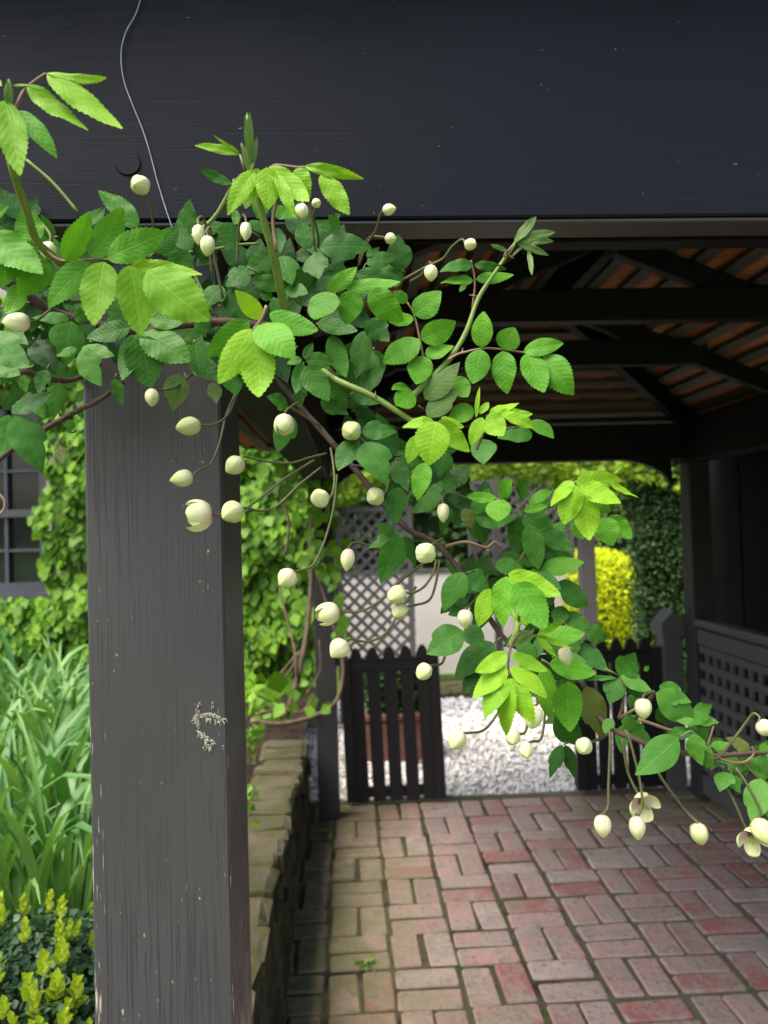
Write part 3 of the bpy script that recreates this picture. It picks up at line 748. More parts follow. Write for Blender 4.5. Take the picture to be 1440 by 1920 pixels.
# ------------------------------------------------------------------ beyond the gates
# lattice screen with diagonal strips
def lattice(label, x0, x1, y, z0, z1, pitch, parent_name="lattice_screen", arch=False, rot=0.0):
    g = thing(parent_name, label, "lattice screen", ((x0 + x1) / 2, y, 0))
    fw = 0.045
    box("frame", (x0, y - 0.02, z0), (x0 + fw, y + 0.02, z1), M_lattice, g)
    box("frame", (x1 - fw, y - 0.02, z0), (x1, y + 0.02, z1), M_lattice, g)
    box("frame", (x0 + fw, y - 0.02, z1 - fw), (x1 - fw, y + 0.02, z1 - .001), M_lattice, g)
    box("frame", (x0 + fw, y - 0.02, z0 + .001), (x1 - fw, y + 0.02, z0 + fw), M_lattice, g)
    for sgn in (1, -1):
        c = (x0 - z1 if sgn > 0 else x0 + z0); end = (x1 - z0 if sgn > 0 else x1 + z1)
        c += pitch * 0.5
        while c < end:
            # x = c + sgn*z, clip to the panel
            lo = max(z0, (x0 - c) if sgn > 0 else (c - x1)); hi = min(z1, (x1 - c) if sgn > 0 else (c - x0))
            if hi - lo > 0.03:
                beam("slat", (c + sgn * lo, y - 0.006 * sgn, lo), (c + sgn * hi, y - 0.006 * sgn, hi), 0.006 if False else 0.010, 0.030, M_lattice, g, up=(0, 1, 0)) if False else \
                beam("slat", (c + sgn * lo, y - 0.006 * sgn, lo), (c + sgn * hi, y - 0.006 * sgn, hi), 0.028, 0.010, M_lattice, g, up=(0, -1, 0))
            c += pitch
    return g
ly = 6.4
lattice("grey diagonal lattice screen behind the open gate leaf", P(632, 1100, ly).x, P(776, 1100, ly).x, ly, 0.0, P(700, 950, ly).z, 0.108)
ly2 = 7.9
lattice("far grey lattice panel above the cream boarded wall", P(880, 1000, ly2).x, P(1075, 1000, ly2).x, ly2, 1.14, P(900, 900, ly2).z, 0.125)
ar = thing("arbour_post", "taupe arbour upright between the lattice panel and golden shrub", "post", (P(1100, 1100, 6.6).x, 6.6, 0))
axx = P(1101, 1100, 6.6).x
box("shaft", (axx - 0.062, 6.54, -0.02), (axx + 0.062, 6.66, 2.3), M_lattice, ar, 0.004)
box("plinth", (axx - 0.08, 6.52, -0.02), (axx + 0.08, 6.68, 0.16), M_lattice, ar, 0.004)
for nm, px, yq, lab in (("arbour_post", 885, 7.5, "slim grey arbour upright behind the clematis"), ("arbour_post", 930, 7.5, "second slim grey arbour upright behind the clematis")):
    a2 = thing(nm, lab, "post", (P(px, 1000, yq).x, yq, 0)); ax2 = P(px, 1000, yq).x
    box("shaft", (ax2 - 0.035, yq - .035, -0.02), (ax2 + 0.035, yq + .035, 2.25), M_lattice, a2, 0.003)
    box("plinth", (ax2 - 0.05, yq - .05, -0.02), (ax2 + 0.05, yq + .05, 0.12), M_lattice, a2, 0.003)
# pale wall of boards
pw = thing("garden_wall", "cream boarded low wall beyond the gravel", "wall", (1.6, 8.4, 0))
x0, x1 = P(640, 1200, 8.4).x, P(1090, 1200, 8.4).x
for k in range(4):
    box("board", (x0, 8.38, k * 0.2775), (x1, 8.44, k * 0.2775 + 0.2765), M_pale, pw)
box("coping", (x0 - .02, 8.36, 1.11), (x1 + .02, 8.46, 1.135), M_lattice, pw)
# brick edging strip at the end of the gravel
be = thing("brick_edging", "mossy brick edging strip between gravel and cream wall", "edging", (1.2, 7.6, 0))
BPE = box_mesh("brick", (-0.108, -0.052, -0.06), (0.108, 0.052, 0.03), 0.006)
M_brick2 = brick_mat("edging_brick", 0.0)
for r in range(5):
    for q in range(12):
        o = link("brick", BPE if BPE.materials else BPE, None, be)
        if not BPE.materials: BPE.materials.append(M_stone)
        o.location = (0.35 + q * 0.224 + (0.112 if r % 2 else 0), 7.32 + r * 0.112, random.uniform(-.004, .004))
# terracotta trough with a clipped low plant behind the open gate leaf
ty_ = 5.45
tx0, tx1 = P(684, 1400, ty_).x, P(806, 1400, ty_).x
tt = thing("planter_trough", "terracotta trough standing on gravel behind the open gate leaf", "planter", ((tx0 + tx1) / 2, ty_, 0))
box("trough_body", (tx0, ty_ - 0.14, -0.01), (tx1, ty_ + 0.14, 0.27), M_terracotta, tt, 0.012)
box("trough_rim", (tx0 - 0.018, ty_ - 0.158, 0.272), (tx1 + 0.018, ty_ + 0.158, 0.315), M_terracotta, tt, 0.008)

def shell_cloud(n, surf, size, tint_fn=None, out=0.75):
    """leaves on a surface: surf(n) -> positions, outward normals"""
    pos, nor = surf(n)
    nr = nor * out + rand_dirs(n) * 0.75 + np.array([0, 0, 0.25])
    nr /= np.linalg.norm(nr, axis=1, keepdims=True)
    d = np.cross(nr, rand_dirs(n)) + np.array([0, 0, -0.35]) + nor * 0.3
    s = size * rng.uniform(0.65, 1.25, n)
    t = rng.random(n) if tint_fn is None else tint_fn(pos)
    return pos, d, nr, s, np.clip(t, 0, 1)
def box_surface(x0, x1, y0, y1, z0, z1, depth=0.06, bulge=0.05):
    def f(n):
        a = rng.random(n); px = rng.uniform(x0, x1, n); py = rng.uniform(y0, y1, n); pz = rng.uniform(z0, z1, n)
        Ax, Ay, Az = (y1 - y0) * (z1 - z0), (x1 - x0) * (z1 - z0), (x1 - x0) * (y1 - y0)
        tot = 2 * Ax + Ay * 1.3 + Az; k = rng.random(n) * tot
        nor = np.zeros((n, 3)); m = k < Ax; px[m] = x0; nor[m] = (-1, 0, 0)
        m2 = (k >= Ax) & (k < 2 * Ax); px[m2] = x1; nor[m2] = (1, 0, 0)
        m3 = (k >= 2 * Ax) & (k < 2 * Ax + Ay * 1.3); py[m3] = y0; nor[m3] = (0, -1, 0)
        m4 = k >= 2 * Ax + Ay * 1.3; pz[m4] = z1; nor[m4] = (0, 0, 1)
        p = np.stack([px, py, pz], 1)
        b = bulge * (np.sin(px * 9 + pz * 5) * np.sin(pz * 8 + py * 6)) - depth * rng.random(n)
        return p + nor * b[:, None], nor
    return f
def ball_surface(c, r, depth=0.05, bulge=0.02, pw=2.0):
    def f(n):
        d = rand_dirs(n); d[:, 1] = -np.abs(d[:, 1]) * np.where(rng.random(n) < 0.85, 1, -1)
        d0 = d; d = d / (np.abs(d) ** pw).sum(1, keepdims=True) ** (1 / pw)
        p = np.array(c) + d * np.array(r) * (1 + bulge * rng.normal(size=(n, 1)) - depth * rng.random((n, 1)))
        nn = d0 / np.array(r); nn /= np.linalg.norm(nn, axis=1, keepdims=True); return p, nn
    return f
def core_box(name, lo, hi, parent): return box(name, lo, hi, M_under, parent)

# clipped box in the trough
cb = thing("clipped_box_plant", "low clipped green plant filling the terracotta trough", "plant", ((tx0 + tx1) / 2, ty_, 0.27))
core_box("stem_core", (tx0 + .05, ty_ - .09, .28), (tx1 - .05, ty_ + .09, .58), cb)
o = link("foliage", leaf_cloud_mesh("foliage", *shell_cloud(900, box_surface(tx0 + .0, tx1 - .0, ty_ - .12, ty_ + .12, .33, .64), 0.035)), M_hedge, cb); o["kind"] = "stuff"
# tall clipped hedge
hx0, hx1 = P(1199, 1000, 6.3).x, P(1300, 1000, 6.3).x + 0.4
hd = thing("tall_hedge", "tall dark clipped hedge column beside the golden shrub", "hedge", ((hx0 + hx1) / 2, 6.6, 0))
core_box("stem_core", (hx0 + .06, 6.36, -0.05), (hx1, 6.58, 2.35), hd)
o = link("foliage", leaf_cloud_mesh("foliage", *shell_cloud(13000, box_surface(hx0, hx1, 6.3, 6.62, 0, 2.45, 0.05, 0.02), 0.03)), M_hedge, hd); o["kind"] = "stuff"
# golden topiary
gc = P(1118, 1150, 8.6)
tp = thing("golden_shrub", "bright yellow-green clipped egg-shaped shrub behind the gates", "shrub", (gc.x, 8.6, 0))
bm = bmesh.new(); bmesh.ops.create_icosphere(bm, subdivisions=3, radius=1.0)
for v in bm.verts: v.co = Vector((gc.x + v.co.x * 0.41, 8.6 + v.co.y * 0.39, 0.62 + v.co.z * 0.60))
me = bpy.data.meshes.new("stem_core"); bm.to_mesh(me); bm.free()
M_goldcore = flat_noise("golden_core", (0.10, 0.12, 0.01), (0.16, 0.18, 0.02), 20, 0.9, 0.1)
link("stem_core", me, M_goldcore, tp)
o = link("foliage", leaf_cloud_mesh("foliage", *shell_cloud(7500, ball_surface((gc.x, 8.6, 0.62), (0.47, 0.45, 0.68), 0.07, 0.018, 2.8), 0.036)), M_golden, tp); o["kind"] = "stuff"
# far hedges closing the view
for (nm, lab, xa, xb, ya, yb, zb, mt, n, sz) in (
    ("far_hedge", "long mid-green hedge far behind the golden shrub", -6, 16, 17.0, 18.0, 3.6, M_farhedge, 9000, 0.16),
    ("low_far_hedge", "low pale hedge crossing behind the golden shrub", 2.4, 12, 12.6, 13.2, 1.05, M_farhedge, 3500, 0.11),
    ("back_shrubbery", "dark green shrubbery behind the cream wall and lattice", -1.6, 2.2, 9.6, 10.8, 3.4, M_hedge, 6000, 0.11)):
    hgd = thing(nm, lab, "hedge", ((xa + xb) / 2, ya, 0))
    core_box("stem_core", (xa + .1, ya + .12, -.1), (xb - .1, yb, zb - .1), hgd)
    o = link("foliage", leaf_cloud_mesh("foliage", *shell_cloud(n, box_surface(xa, xb, ya, yb, 0, zb, 0.2, 0.15), sz)), mt, hgd); o["kind"] = "stuff"
# leafy canopy over the arbour
cn = thing("arbour_vine", "leafy green vine roofing the arbour beyond the gates", "vine", (1.1, 6.9, 1.8))
def canopy(n):
    x = rng.uniform(-0.9, 3.2, n); y = rng.uniform(6.2, 7.1, n)
    low = 2.02 - 0.22 * np.exp(-((x - RIDGE_X + 1.1) / 0.45) ** 2) + 0.06 * np.sin(x * 6) + 0.05 * np.sin(y * 7) - 0.15 * (x > 2.1)
    z = low + np.abs(rng.normal(size=n)) * 0.14
    p = np.stack([x, y, z], 1)
    return p, np.tile(np.array([0, -0.4, 0.6]), (n, 1))
o = link("foliage", leaf_cloud_mesh("foliage", *shell_cloud(4200, canopy, 0.075)), M_vineleaf, cn); o["kind"] = "stuff"
for k in range(5):
    y = 6.25 + 0.2 * k
    tube("stem", [(-0.9, y, 2.2), (0.4, y + .1, 2.12), (1.6, y - .1, 2.2), (3.1, y, 2.14)], 0.016, 0.01, M_wood_bark, cn)

# ------------------------------------------------------------------ house with window, and ivy on its wall
HY = 6.3
wx0, wx1 = P(-60, 950, HY).x, P(78, 950, HY).x
zb, zt = P(40, 1098, HY).z, P(40, 760, HY).z
hs = thing("house", "pale rendered house wall with dark grey sash window", "house", (-2.6, HY + 0.2, 0))
box("wall", (-6, HY, 0), (wx0 - .04, HY + 0.25, 3.6), M_house, hs)
box("wall", (wx1 + .04, HY, 0), (-0.25, HY + 0.25, 3.6), M_house, hs)
box("wall", (wx0 - .038, HY, 0), (wx1 + .038, HY + 0.25, zb - .06), M_house, hs)
box("wall", (wx0 - .038, HY, zt + .06), (wx1 + .038, HY + 0.25, 3.6), M_house, hs)
wn = box("window", (wx0 - .036, HY + 0.10, zb - .055), (wx1 + .036, HY + 0.11, zt + .055), M_glass, hs)
fr = 0.05
box("frame", (wx0 - .037, HY + 0.02, zb - .056), (wx0 + .0, HY + 0.098, zt + .056), M_frame, wn)
box("frame", (wx1 + .0, HY + 0.02, zb - .056), (wx1 + .037, HY + 0.098, zt + .056), M_frame, wn)
box("frame", (wx0 + .001, HY + 0.02, zb - .056), (wx1 - .001, HY + 0.098, zb + .02), M_frame, wn)
box("frame", (wx0 + .001, HY + 0.02, zt), (wx1 - .001, HY + 0.098, zt + .056), M_frame, wn)
zm = P(40, 962, HY).z
box("meeting_rail", (wx0 + .001, HY + 0.03, zm - .03), (wx1 - .001, HY + 0.098, zm + .03), M_frame, wn)
for px in (6, 72):
    xx = P(px, 960, HY).x
    box("glazing_bar", (xx - .013, HY + 0.05, zb + .021), (xx + .013, HY + 0.098, zm - .031), M_frame, wn)
    box("glazing_bar", (xx - .013, HY + 0.05, zm + .031), (xx + .013, HY + 0.098, zt - .001), M_frame, wn)
for py in (1032, 882, 815):
    zz = P(40, py, HY).z
    box("glazing_bar", (wx0 + .002, HY + 0.056, zz - .011), (wx1 - .002, HY + 0.096, zz + .011), M_frame, wn)
box("sill", (wx0 - .09, HY - 0.07, zb - .115), (wx1 + .09, HY + 0.09, zb - .0575), M_frame, wn)
# ivy
iv = thing("ivy", "glossy bright green ivy covering the house wall beside the window", "ivy", (-1.6, HY - 0.1, BED_Z))
ivx0 = P(78, 950, HY - .2).x
def ivy_pts(n, y_front=HY - 0.03):
    x = rng.uniform(ivx0 - 0.05, -0.22, n); z = rng.uniform(BED_Z - .05, 3.4, n)
    edge = ivx0 + 0.07 * np.sin(z * 6.3) + 0.05 * np.sin(z * 13.1)
    x = np.maximum(x, edge + 0.04 * rng.random(n))
    low = rng.random(n) < 0.22
    x = np.where(low, rng.uniform(-3.9, ivx0 + .1, n), x); z = np.where(low, rng.uniform(BED_Z - .05, zb - .07, n), z)
    high = rng.random(n) < 0.15
    x = np.where(high, rng.uniform(-3.9, ivx0 + .1, n), x); z = np.where(high, rng.uniform(zt + .12, 3.5, n), z)
    lump = 0.16 + 0.11 * np.sin(x * 5.3 + 1.3 * np.sin(z * 3.1)) * np.sin(z * 5.7 + x * 2) + 0.05 * np.sin(x * 13) * np.sin(z * 15)
    dpt = np.clip(lump, 0.02, 0.4) - 0.11 * rng.random(n) ** 1.5
    return np.stack([x, y_front - dpt, z], 1), np.tile(np.array([0, -1.0, 0.25]), (n, 1))
pos, d, nr, s, t = shell_cloud(13000, ivy_pts, 0.085, out=0.9)
d = d * 0.5 + np.array([0, -0.25, -0.8])
o = link("foliage", leaf_cloud_mesh("foliage", pos, d, nr, s, t), M_ivy, iv); o["kind"] = "stuff"
for k in range(7):
    x = -2.1 + k * 0.3
    tube("stem", [(x, HY - .05, BED_Z), (x + random.uniform(-.1, .1), HY - .03, 1.2), (x + random.uniform(-.2, .2), HY - .03, 2.2), (x + random.uniform(-.3, .3), HY - .03, 3.2)], 0.016, 0.006, M_wood_bark, iv)
IVL = [mesh("leaf", LEAF6 * np.array([1.05, 1, 1]) + np.array([0, 0, random.uniform(-.01, .01)]), LEAF6F, True, uv=[(v[0] * 2, v[1]) for v in LEAF6]) for k in range(3)]
for m_ in IVL: m_.materials.append(M_ivyo)
def orient(p, d, n, sx, sy, sz=None):
    d = d.normalized(); x = d.cross(n); x = x.normalized() if x.length > 1e-6 else d.orthogonal().normalized(); z = x.cross(d)
    sz = sy if sz is None else sz
    return Matrix(((x.x * sx, d.x * sy, z.x * sz, p.x), (x.y * sx, d.y * sy, z.y * sz, p.y), (x.z * sx, d.z * sy, z.z * sz, p.z), (0, 0, 0, 1)))
pos, nor = ivy_pts(2600)
# the biggest single ivy leaves, on the outside of the mass, where the photograph shows the wall
vis = [(p, n_) for p, n_ in zip(pos, nor) if (p[0] < -1.75 or p[0] > -0.95) and 0.9 < p[2] < 2.3][:280]
for p, n_ in vis:
    dd = Vector((random.gauss(0, .35), -0.3 + random.gauss(0, .2), -0.8)); nn = Vector((random.gauss(0, .4), -1, 0.5 + random.gauss(0, .3)))
    o = link("leaf", random.choice(IVL), None, iv); sz = random.uniform(0.07, 0.115)
    o.matrix_basis = orient(Vector(p) + Vector((0, -0.05, 0)), dd, nn, sz, sz)

# woody climber on the back post
wc = thing("woody_vine", "bare brown vine stems looping up to the back post", "vine", (-0.55, 4.0, BED_Z))
M_lv = M_ivyo
def vpath(pts): return [P(a, b, y) for a, b, y in pts]
for k, (pts, ra, rb) in enumerate((
    ([(535, 1345, 4.0), (556, 1280, 4.05), (575, 1190, 4.1), (584, 1090, 4.15), (582, 1000, 4.2), (592, 920, 4.2)], 0.018, 0.012),
    ([(470, 1352, 3.7), (520, 1358, 3.75), (585, 1345, 3.85), (628, 1318, 4.0), (642, 1275, 4.05), (640, 1225, 4.1), (612, 1130, 4.15), (590, 1060, 4.2)], 0.014, 0.008),
    ([(556, 1290, 4.0), (552, 1215, 4.1), (530, 1130, 4.2), (522, 1080, 4.25)], 0.008, 0.005),
    ([(486, 1302, 3.9), (530, 1258, 4.0), (560, 1222, 4.05)], 0.006, 0.005),
    ([(492, 1310, 3.9), (540, 1262, 4.0), (566, 1215, 4.05)], 0.006, 0.004),
    ([(480, 1340, 3.8), (530, 1330, 3.9), (566, 1335, 3.9), (590, 1300, 4.0)], 0.008, 0.005),
    ([(536, 1040, 4.2), (542, 980, 4.25), (530, 930, 4.3), (560, 890, 4.3), (596, 860, 4.3)], 0.009, 0.006),
    ([(575, 1300, 4.0), (600, 1255, 4.1), (598, 1200, 4.2)], 0.005, 0.004))):
    tube("stem", vpath(pts), ra, rb, M_wood_bark, wc, n=5, wob=0.08)
for k in range(150):
    a = random.random()
    if a < 0.45: px, py = random.gauss(598, 14), random.uniform(880, 1080)
    elif a < 0.75: px, py = random.gauss(520, 45), random.uniform(1275, 1345)
    elif a < 0.88: px, py = random.gauss(637, 8), random.uniform(1010, 1200)
    else: px, py = random.uniform(500, 640), random.uniform(860, 930)
    o = link("leaf", random.choice(IVL), None, wc); sz = random.uniform(0.04, 0.085)
    o.matrix_basis = orient(P(px, py, random.uniform(3.8, 4.3)), Vector((random.gauss(0, .5), -.2, -.7)), Vector((random.gauss(0, .5), -.8, .6)), sz, sz)
# ------------------------------------------------------------------ strap-leaved plants in the bed
def strap_mesh(k):
    """a broad strap leaf rising and then arching over, keeled along the middle"""
    n = 9; vs = []; fs = []; bend = random.uniform(1.1, 2.9); p = Vector((0, 0, 0)); ang = R(88) - random.uniform(0, .12)
    wmax = random.uniform(0.014, 0.030); tw = random.uniform(-0.5, 0.5)
    for i in range(n + 1):
        t = i / n; wd = wmax * (0.45 + 0.9 * t) * (1 - t ** 2.6) if t > 0 else wmax * .45
        a = ang - bend * t ** 2.9
        u = Vector((-math.sin(a), 0, math.cos(a)))
        side = Vector((0, 1, 0)) * math.cos(tw * t) + u * math.sin(tw * t)
        up = u * (wd * 0.28)
        vs += [p - side * wd + up, p, p + side * wd + up]
        p = p + Vector((math.cos(a), 0, math.sin(a))) * (1.0 / n)
    for i in range(n):
        for q in (0, 1):
            a = i * 3 + q; fs.append((a, a + 1, a + 4, a + 3))
    me = mesh("leaf", vs, fs, True); me.materials.append(M_strap); return me
STR = [strap_mesh(k) for k in range(10)]
spots = [(P(px, 1500, y).x, y) for px, y in ((30, 2.15), (110, 2.25), (-40, 2.3), (150, 2.5), (70, 2.6), (0, 2.7), (120, 2.95), (40, 3.1), (-50, 3.2),
                                              (95, 3.4), (150, 3.5), (20, 3.7), (80, 3.95), (135, 4.15), (-20, 4.3), (50, 4.5), (110, 4.7))]
names = ["nearest the box bush", "beside the front post", "partly cut off by the picture edge", "just behind the front post", "in the middle of the near row",
         "at the picture edge in the near row", "close to the post in the second row", "in the second row below the window", "cut off by the edge in the second row",
         "in the third row", "touching the post in the third row", "in the third row at the picture edge", "in the back rows under the ivy", "beside the post under the ivy",
         "at the edge under the window", "far back below the window sill", "farthest back at the foot of the ivy"]
for i, (x, y) in enumerate(spots):
    pl_ = thing("strap_leaf_plant", "green strap-leaved clump " + names[i], "plant", (x, y, BED_Z), "strap-leaved plants in the raised bed")
    for k in range(22):
        a = 2 * math.pi * k / 22 + random.uniform(-.3, .3); o = link("leaf", random.choice(STR), None, pl_)
        L = random.uniform(0.50, 0.92); wv = random.uniform(0.75, 1.15)
        tilt = random.uniform(0.02, 0.22)
        o.matrix_basis = Matrix.Translation((x + 0.05 * math.cos(a), y + 0.05 * math.sin(a), BED_Z - .02)) @ Matrix.Rotation(a, 4, 'Z') @ Matrix.Rotation(tilt, 4, 'Y') @ Matrix.Diagonal((L, L * wv, L, 1))

# ------------------------------------------------------------------ clipped box bush, bottom corner
bxc = Vector((P(40, 1900, 1.55).x, 1.62, 0.42))
bx = thing("box_bush", "small-leaved dark green box bush with lime new shoots", "shrub", (bxc.x, bxc.y, BED_Z))
bm = bmesh.new(); bmesh.ops.create_icosphere(bm, subdivisions=3, radius=1.0)
brx, bry, brz = 0.38, 0.36, 0.375
for v in bm.verts: v.co = Vector((bxc.x + v.co.x * (brx - .05), bxc.y + v.co.y * (bry - .05), bxc.z + v.co.z * (brz - .05)))
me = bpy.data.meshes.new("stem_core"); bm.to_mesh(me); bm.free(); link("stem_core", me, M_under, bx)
def boxs(n):
    d = rand_dirs(n, (0.2, -0.4, 0.4), 0.8); rr = 1 + 0.06 * np.sin(d[:, 0] * 17) * np.sin(d[:, 2] * 13) - 0.14 * rng.random(n) ** 1.3
    return np.array(bxc) + d * np.array([brx, bry, brz]) * rr[:, None], d
o = link("foliage", leaf_cloud_mesh("foliage", *shell_cloud(10000, boxs, 0.0175, out=0.6)), M_box, bx); o["kind"] = "stuff"
def shoot_mesh(k):
    n = 11; pos = np.zeros((n, 3)); d = np.zeros((n, 3)); nr = np.zeros((n, 3))
    for i in range(n):
        t = i / (n - 1); a = i * 2.4
        pos[i] = (0, 0, t * 0.042); out = 0.75 - 0.45 * t
        d[i] = (math.cos(a) * out, math.sin(a) * out, 0.75); nr[i] = (-math.cos(a), -math.sin(a), 0.9)
    s = np.linspace(0.024, 0.015, n)
    me = leaf_cloud_mesh("new_shoot", pos, d, nr, s, np.full(n, 0.5) + rng.uniform(-.4, .4, n)); me.materials.append(M_boxnew); return me
SH = [shoot_mesh(k) for k in range(3)]
for k in range(170):
    d = Vector((random.gauss(.25, .55), random.gauss(-.45, .4), abs(random.gauss(.6, .35)))).normalized()
    p = bxc + Vector((d.x * brx, d.y * bry, d.z * brz)) * 0.98
    ax = (d + Vector((0, 0, 1.1)) + Vector((random.gauss(0, .2), random.gauss(0, .2), 0))).normalized()
    o = link("new_shoot", random.choice(SH), None, bx)
    o.matrix_basis = Matrix.Translation(p) @ ax.to_track_quat('Z', 'Y').to_matrix().to_4x4() @ Matrix.Rotation(random.random() * 6, 4, 'Z') @ Matrix.Scale(random.uniform(0.7, 1.4), 4)

# ------------------------------------------------------------------ loose wire on the fascia
wr = [(270, -25), (255, 25), (236, 60), (227, 100), (232, 150), (250, 200), (268, 245), (282, 290), (295, 340), (312, 395), (324, 430), (340, 480)]
wi = tube("wire", [P(a, b, 0.921) for a, b in wr], 0.0007, 0.0007, M_wire, None, 6, 5)
tag(wi, "thin grey loose wire hanging down the face of the fascia board", "wire")

# ------------------------------------------------------------------ leaf prototypes for the two climbers
def leaflet(kind, var):
    """unit leaf from (0,0,0) to (0,1,0), full width 1, facing +Z"""
    rs = random.Random(var * 13 + (5 if kind == "rose" else 77))
    if kind == "rose": N = 28
    else: N = 20
    arch = rs.uniform(0.04, 0.10) * (1 if var % 3 else -0.5); fold = rs.uniform(0.06, 0.20); sweep = rs.uniform(-0.06, 0.06)
    twist = rs.uniform(-0.55, 0.55); curl = rs.uniform(-0.35, 0.15)
    cols = [-1.0, -0.72, -0.36, 0.0, 0.36, 0.72, 1.0]
    vs, uv, fs = [], [], []
    wav = rs.uniform(0.02, 0.05); ph = rs.uniform(0, 6)
    for i in range(N + 1):
        t = i / N
        if kind == "rose":
            wl = wr_ = 0.5 * ((t + 1e-6) ** 0.62) * ((1 - t) ** 0.88) / 0.3628 if t > 0 else 0.0
        else:
            base = 0.5 * math.sin(math.pi * min(1, t) ** 0.78) ** 0.85 if 0 < t < 1 else 0.0
            tip = 0.5 * max(0.0, (1 - t)) * 0.95
            tl, tr_ = (0.60, 0.60) if var % 3 == 0 else ((0.52, 2) if var % 3 == 1 else (2, 0.66))
            def prof(tt):
                if t <= tt: return base
                k = (t - tt) / (1 - tt); b0 = 0.5 * math.sin(math.pi * tt ** 0.78) ** 0.85
                return b0 * 0.68 * (1 - k) ** 0.85 * (1 + 0.25 * math.sin(math.pi * k))
            wl, wr_ = prof(tl), prof(tr_)
        for c in cols:
            wd = wl if c < 0 else wr_
            x = c * wd; y = t
            if kind == "rose" and abs(c) == 1.0 and 0 < i < N:
                if i % 2 == 0: x *= 0.93
                else: x *= 1.025; y += 0.014
            z = arch * 4 * t * (1 - t) + fold * abs(x) * 1.0 - 0.06 * (abs(x) * 2) ** 2 + wav * math.sin(t * 17 + ph + c * 2) * abs(c) * wd
            tz = twist * (t - 0.3); x, z = x * math.cos(tz) - z * math.sin(tz), z * math.cos(tz) + x * math.sin(tz)
            z += curl * (t ** 2) * (1 - t) * 1.6
            x += sweep * math.sin(math.pi * t)
            vs.append((x, y, z)); uv.append((c * (wd / 0.5 if wd > .02 else 1), t))
    m = len(cols)
    for i in range(N):
        for q in range(m - 1):
            a = i * m + q; fs.append((a, a + 1, a + m + 1, a + m))
    return mesh("leaflet", vs, fs, True, uv)
PROTO = {}
def proto(kind, var, mat):
    key = (kind, var, mat.name)
    if key not in PROTO:
        me = leaflet(kind, var); me.materials.append(mat); PROTO[key] = me
    return PROTO[key]

# crops of the photograph in which the leaves were read off: (offset x, offset y, scale)
CR = {1: (0, 100, 1 / 3), 2: (300, 180, 1 / 3), 3: (640, 380, 1 / 3), 4: (960, 400, 1 / 3), 5: (300, 720, 1 / 3),
      6: (640, 820, 0.41667), 7: (960, 1180, 1 / 3), 8: (0, 640, 1 / 3), 0: (0, 0, 1.0)}
def cp(c, x, y, d):
    o = CR[c]; return P(o[0] + x * o[2], o[1] + y * o[2], d)
MATS = dict(y=M_youth, m=M_mid, d=M_deep, s=M_soft, k=M_clem, b=M_clemb, o=M_olive, w=M_yellow, x=M_shade)
def put_leaf(parent, kind, c, bx_, by_, tx, ty, wd, m, d, dt=None, nrm=None, var=None):
    dt = d + random.uniform(-0.018, 0.006) if dt is None else dt
    a, b = cp(c, bx_, by_, d), cp(c, tx, ty, dt)
    dr = b - a; L = dr.length
    view = (CAMPOS - a).normalized()
    n = view * 1.0 + Vector((random.gauss(0, .22), 0, 0.42 + random.gauss(0, .18))) if nrm is None else Vector(nrm)
    var = random.randrange(12) if var is None else var
    o = link("leaflet", proto(kind, var, MATS[m]), None, parent)
    # widen a little for the foreshortening of the tilt
    o.matrix_basis = orient(a, dr, n, L * wd * (0.97 if kind == 'rose' else 1.02), L, L * 0.75)
    return o

rose = thing("climbing_rose", "climbing rose with lime serrated leaves arching over the beam and post", "rose", (POST_X0 - 0.1, 0.9, BED_Z))
clem = thing("clematis", "clematis vine with cream buds trailing from the post across the opening", "clematis", (POST_X1 + 0.05, 1.0, BED_Z))
def leaf(plant, kind, c, stalk, d, lets, smat=None, r=0.0014):
    """one compound leaf: its stalk is the part, its leaflets the sub-parts; stalk in crop pixels"""
    pts = [cp(c, x, y, d) for x, y in stalk]
    if len(pts) == 1: pts = [pts[0] + Vector((0, .02, -.005)), pts[0]]
    vs, fs = tube_geo(smooth_path(pts, 4), r, r * 0.7, 5)
    st = link("leaf", mesh("leaf", vs, fs, True), smat or M_rstem, plant)
    for l in lets:
        put_leaf(st, kind, c, *l[:5], l[5], d + (l[6] if len(l) > 6 else 0) - 0.002)
    return st
def RL(c, stalk, d, lets, **k): return leaf(rose, "rose", c, stalk, d, lets, **k)
def KL(c, stalk, d, lets, **k): return leaf(clem, "clem", c, stalk, d, lets, M_pstem, **k)

# --- rose leaves, each leaflet as (base x, base y, tip x, tip y, width / length, tone[, depth offset])
RL(1, [(60, 420), (80, 340), (130, 220), (190, 160), (260, 112)], 0.64, [(258, 112, 600, 138, .16, 'y'), (262, 112, 690, 425, .29, 'y'), (150, 182, 497, 437, .29, 'y'),
   (98, 322, 322, 592, .34, 'm'), (25, 265, 115, 690, .34, 'y', -.01), (75, 182, 160, 175, .2, 'y'), (-60, 160, 10, 185, .3, 'y')], r=.0018)
RL(1, [(210, 1065), (340, 1165), (510, 1160), (600, 1160), (735, 1190), (830, 1225)], 0.72, [(600, 1155, 935, 1005, .52, 'm'), (510, 1148, 692, 868, .52, 'm'), (365, 1168, 505, 888, .48, 'm'),
   (500, 1172, 272, 1432, .50, 'm'), (585, 1172, 530, 1532, .55, 'y', -.005), (728, 1192, 792, 1592, .52, 'y', -.01), (738, 1190, 1138, 1245, .26, 'y', -.003), (828, 1222, 1184, 1502, .62, 'y', -.015)])
RL(1, [(260, 1110), (180, 1070), (60, 1030)], 0.74, [(-40, 1010, 238, 1242, .52, 'm', -.01), (200, 1062, 130, 868, .85, 'm'), (285, 1165, 100, 1362, .62, 'm'), (60, 1080, 10, 1315, .7, 'm'), (120, 1300, 30, 1465, .7, 'm'), (-30, 930, 48, 858, .5, 'm')])
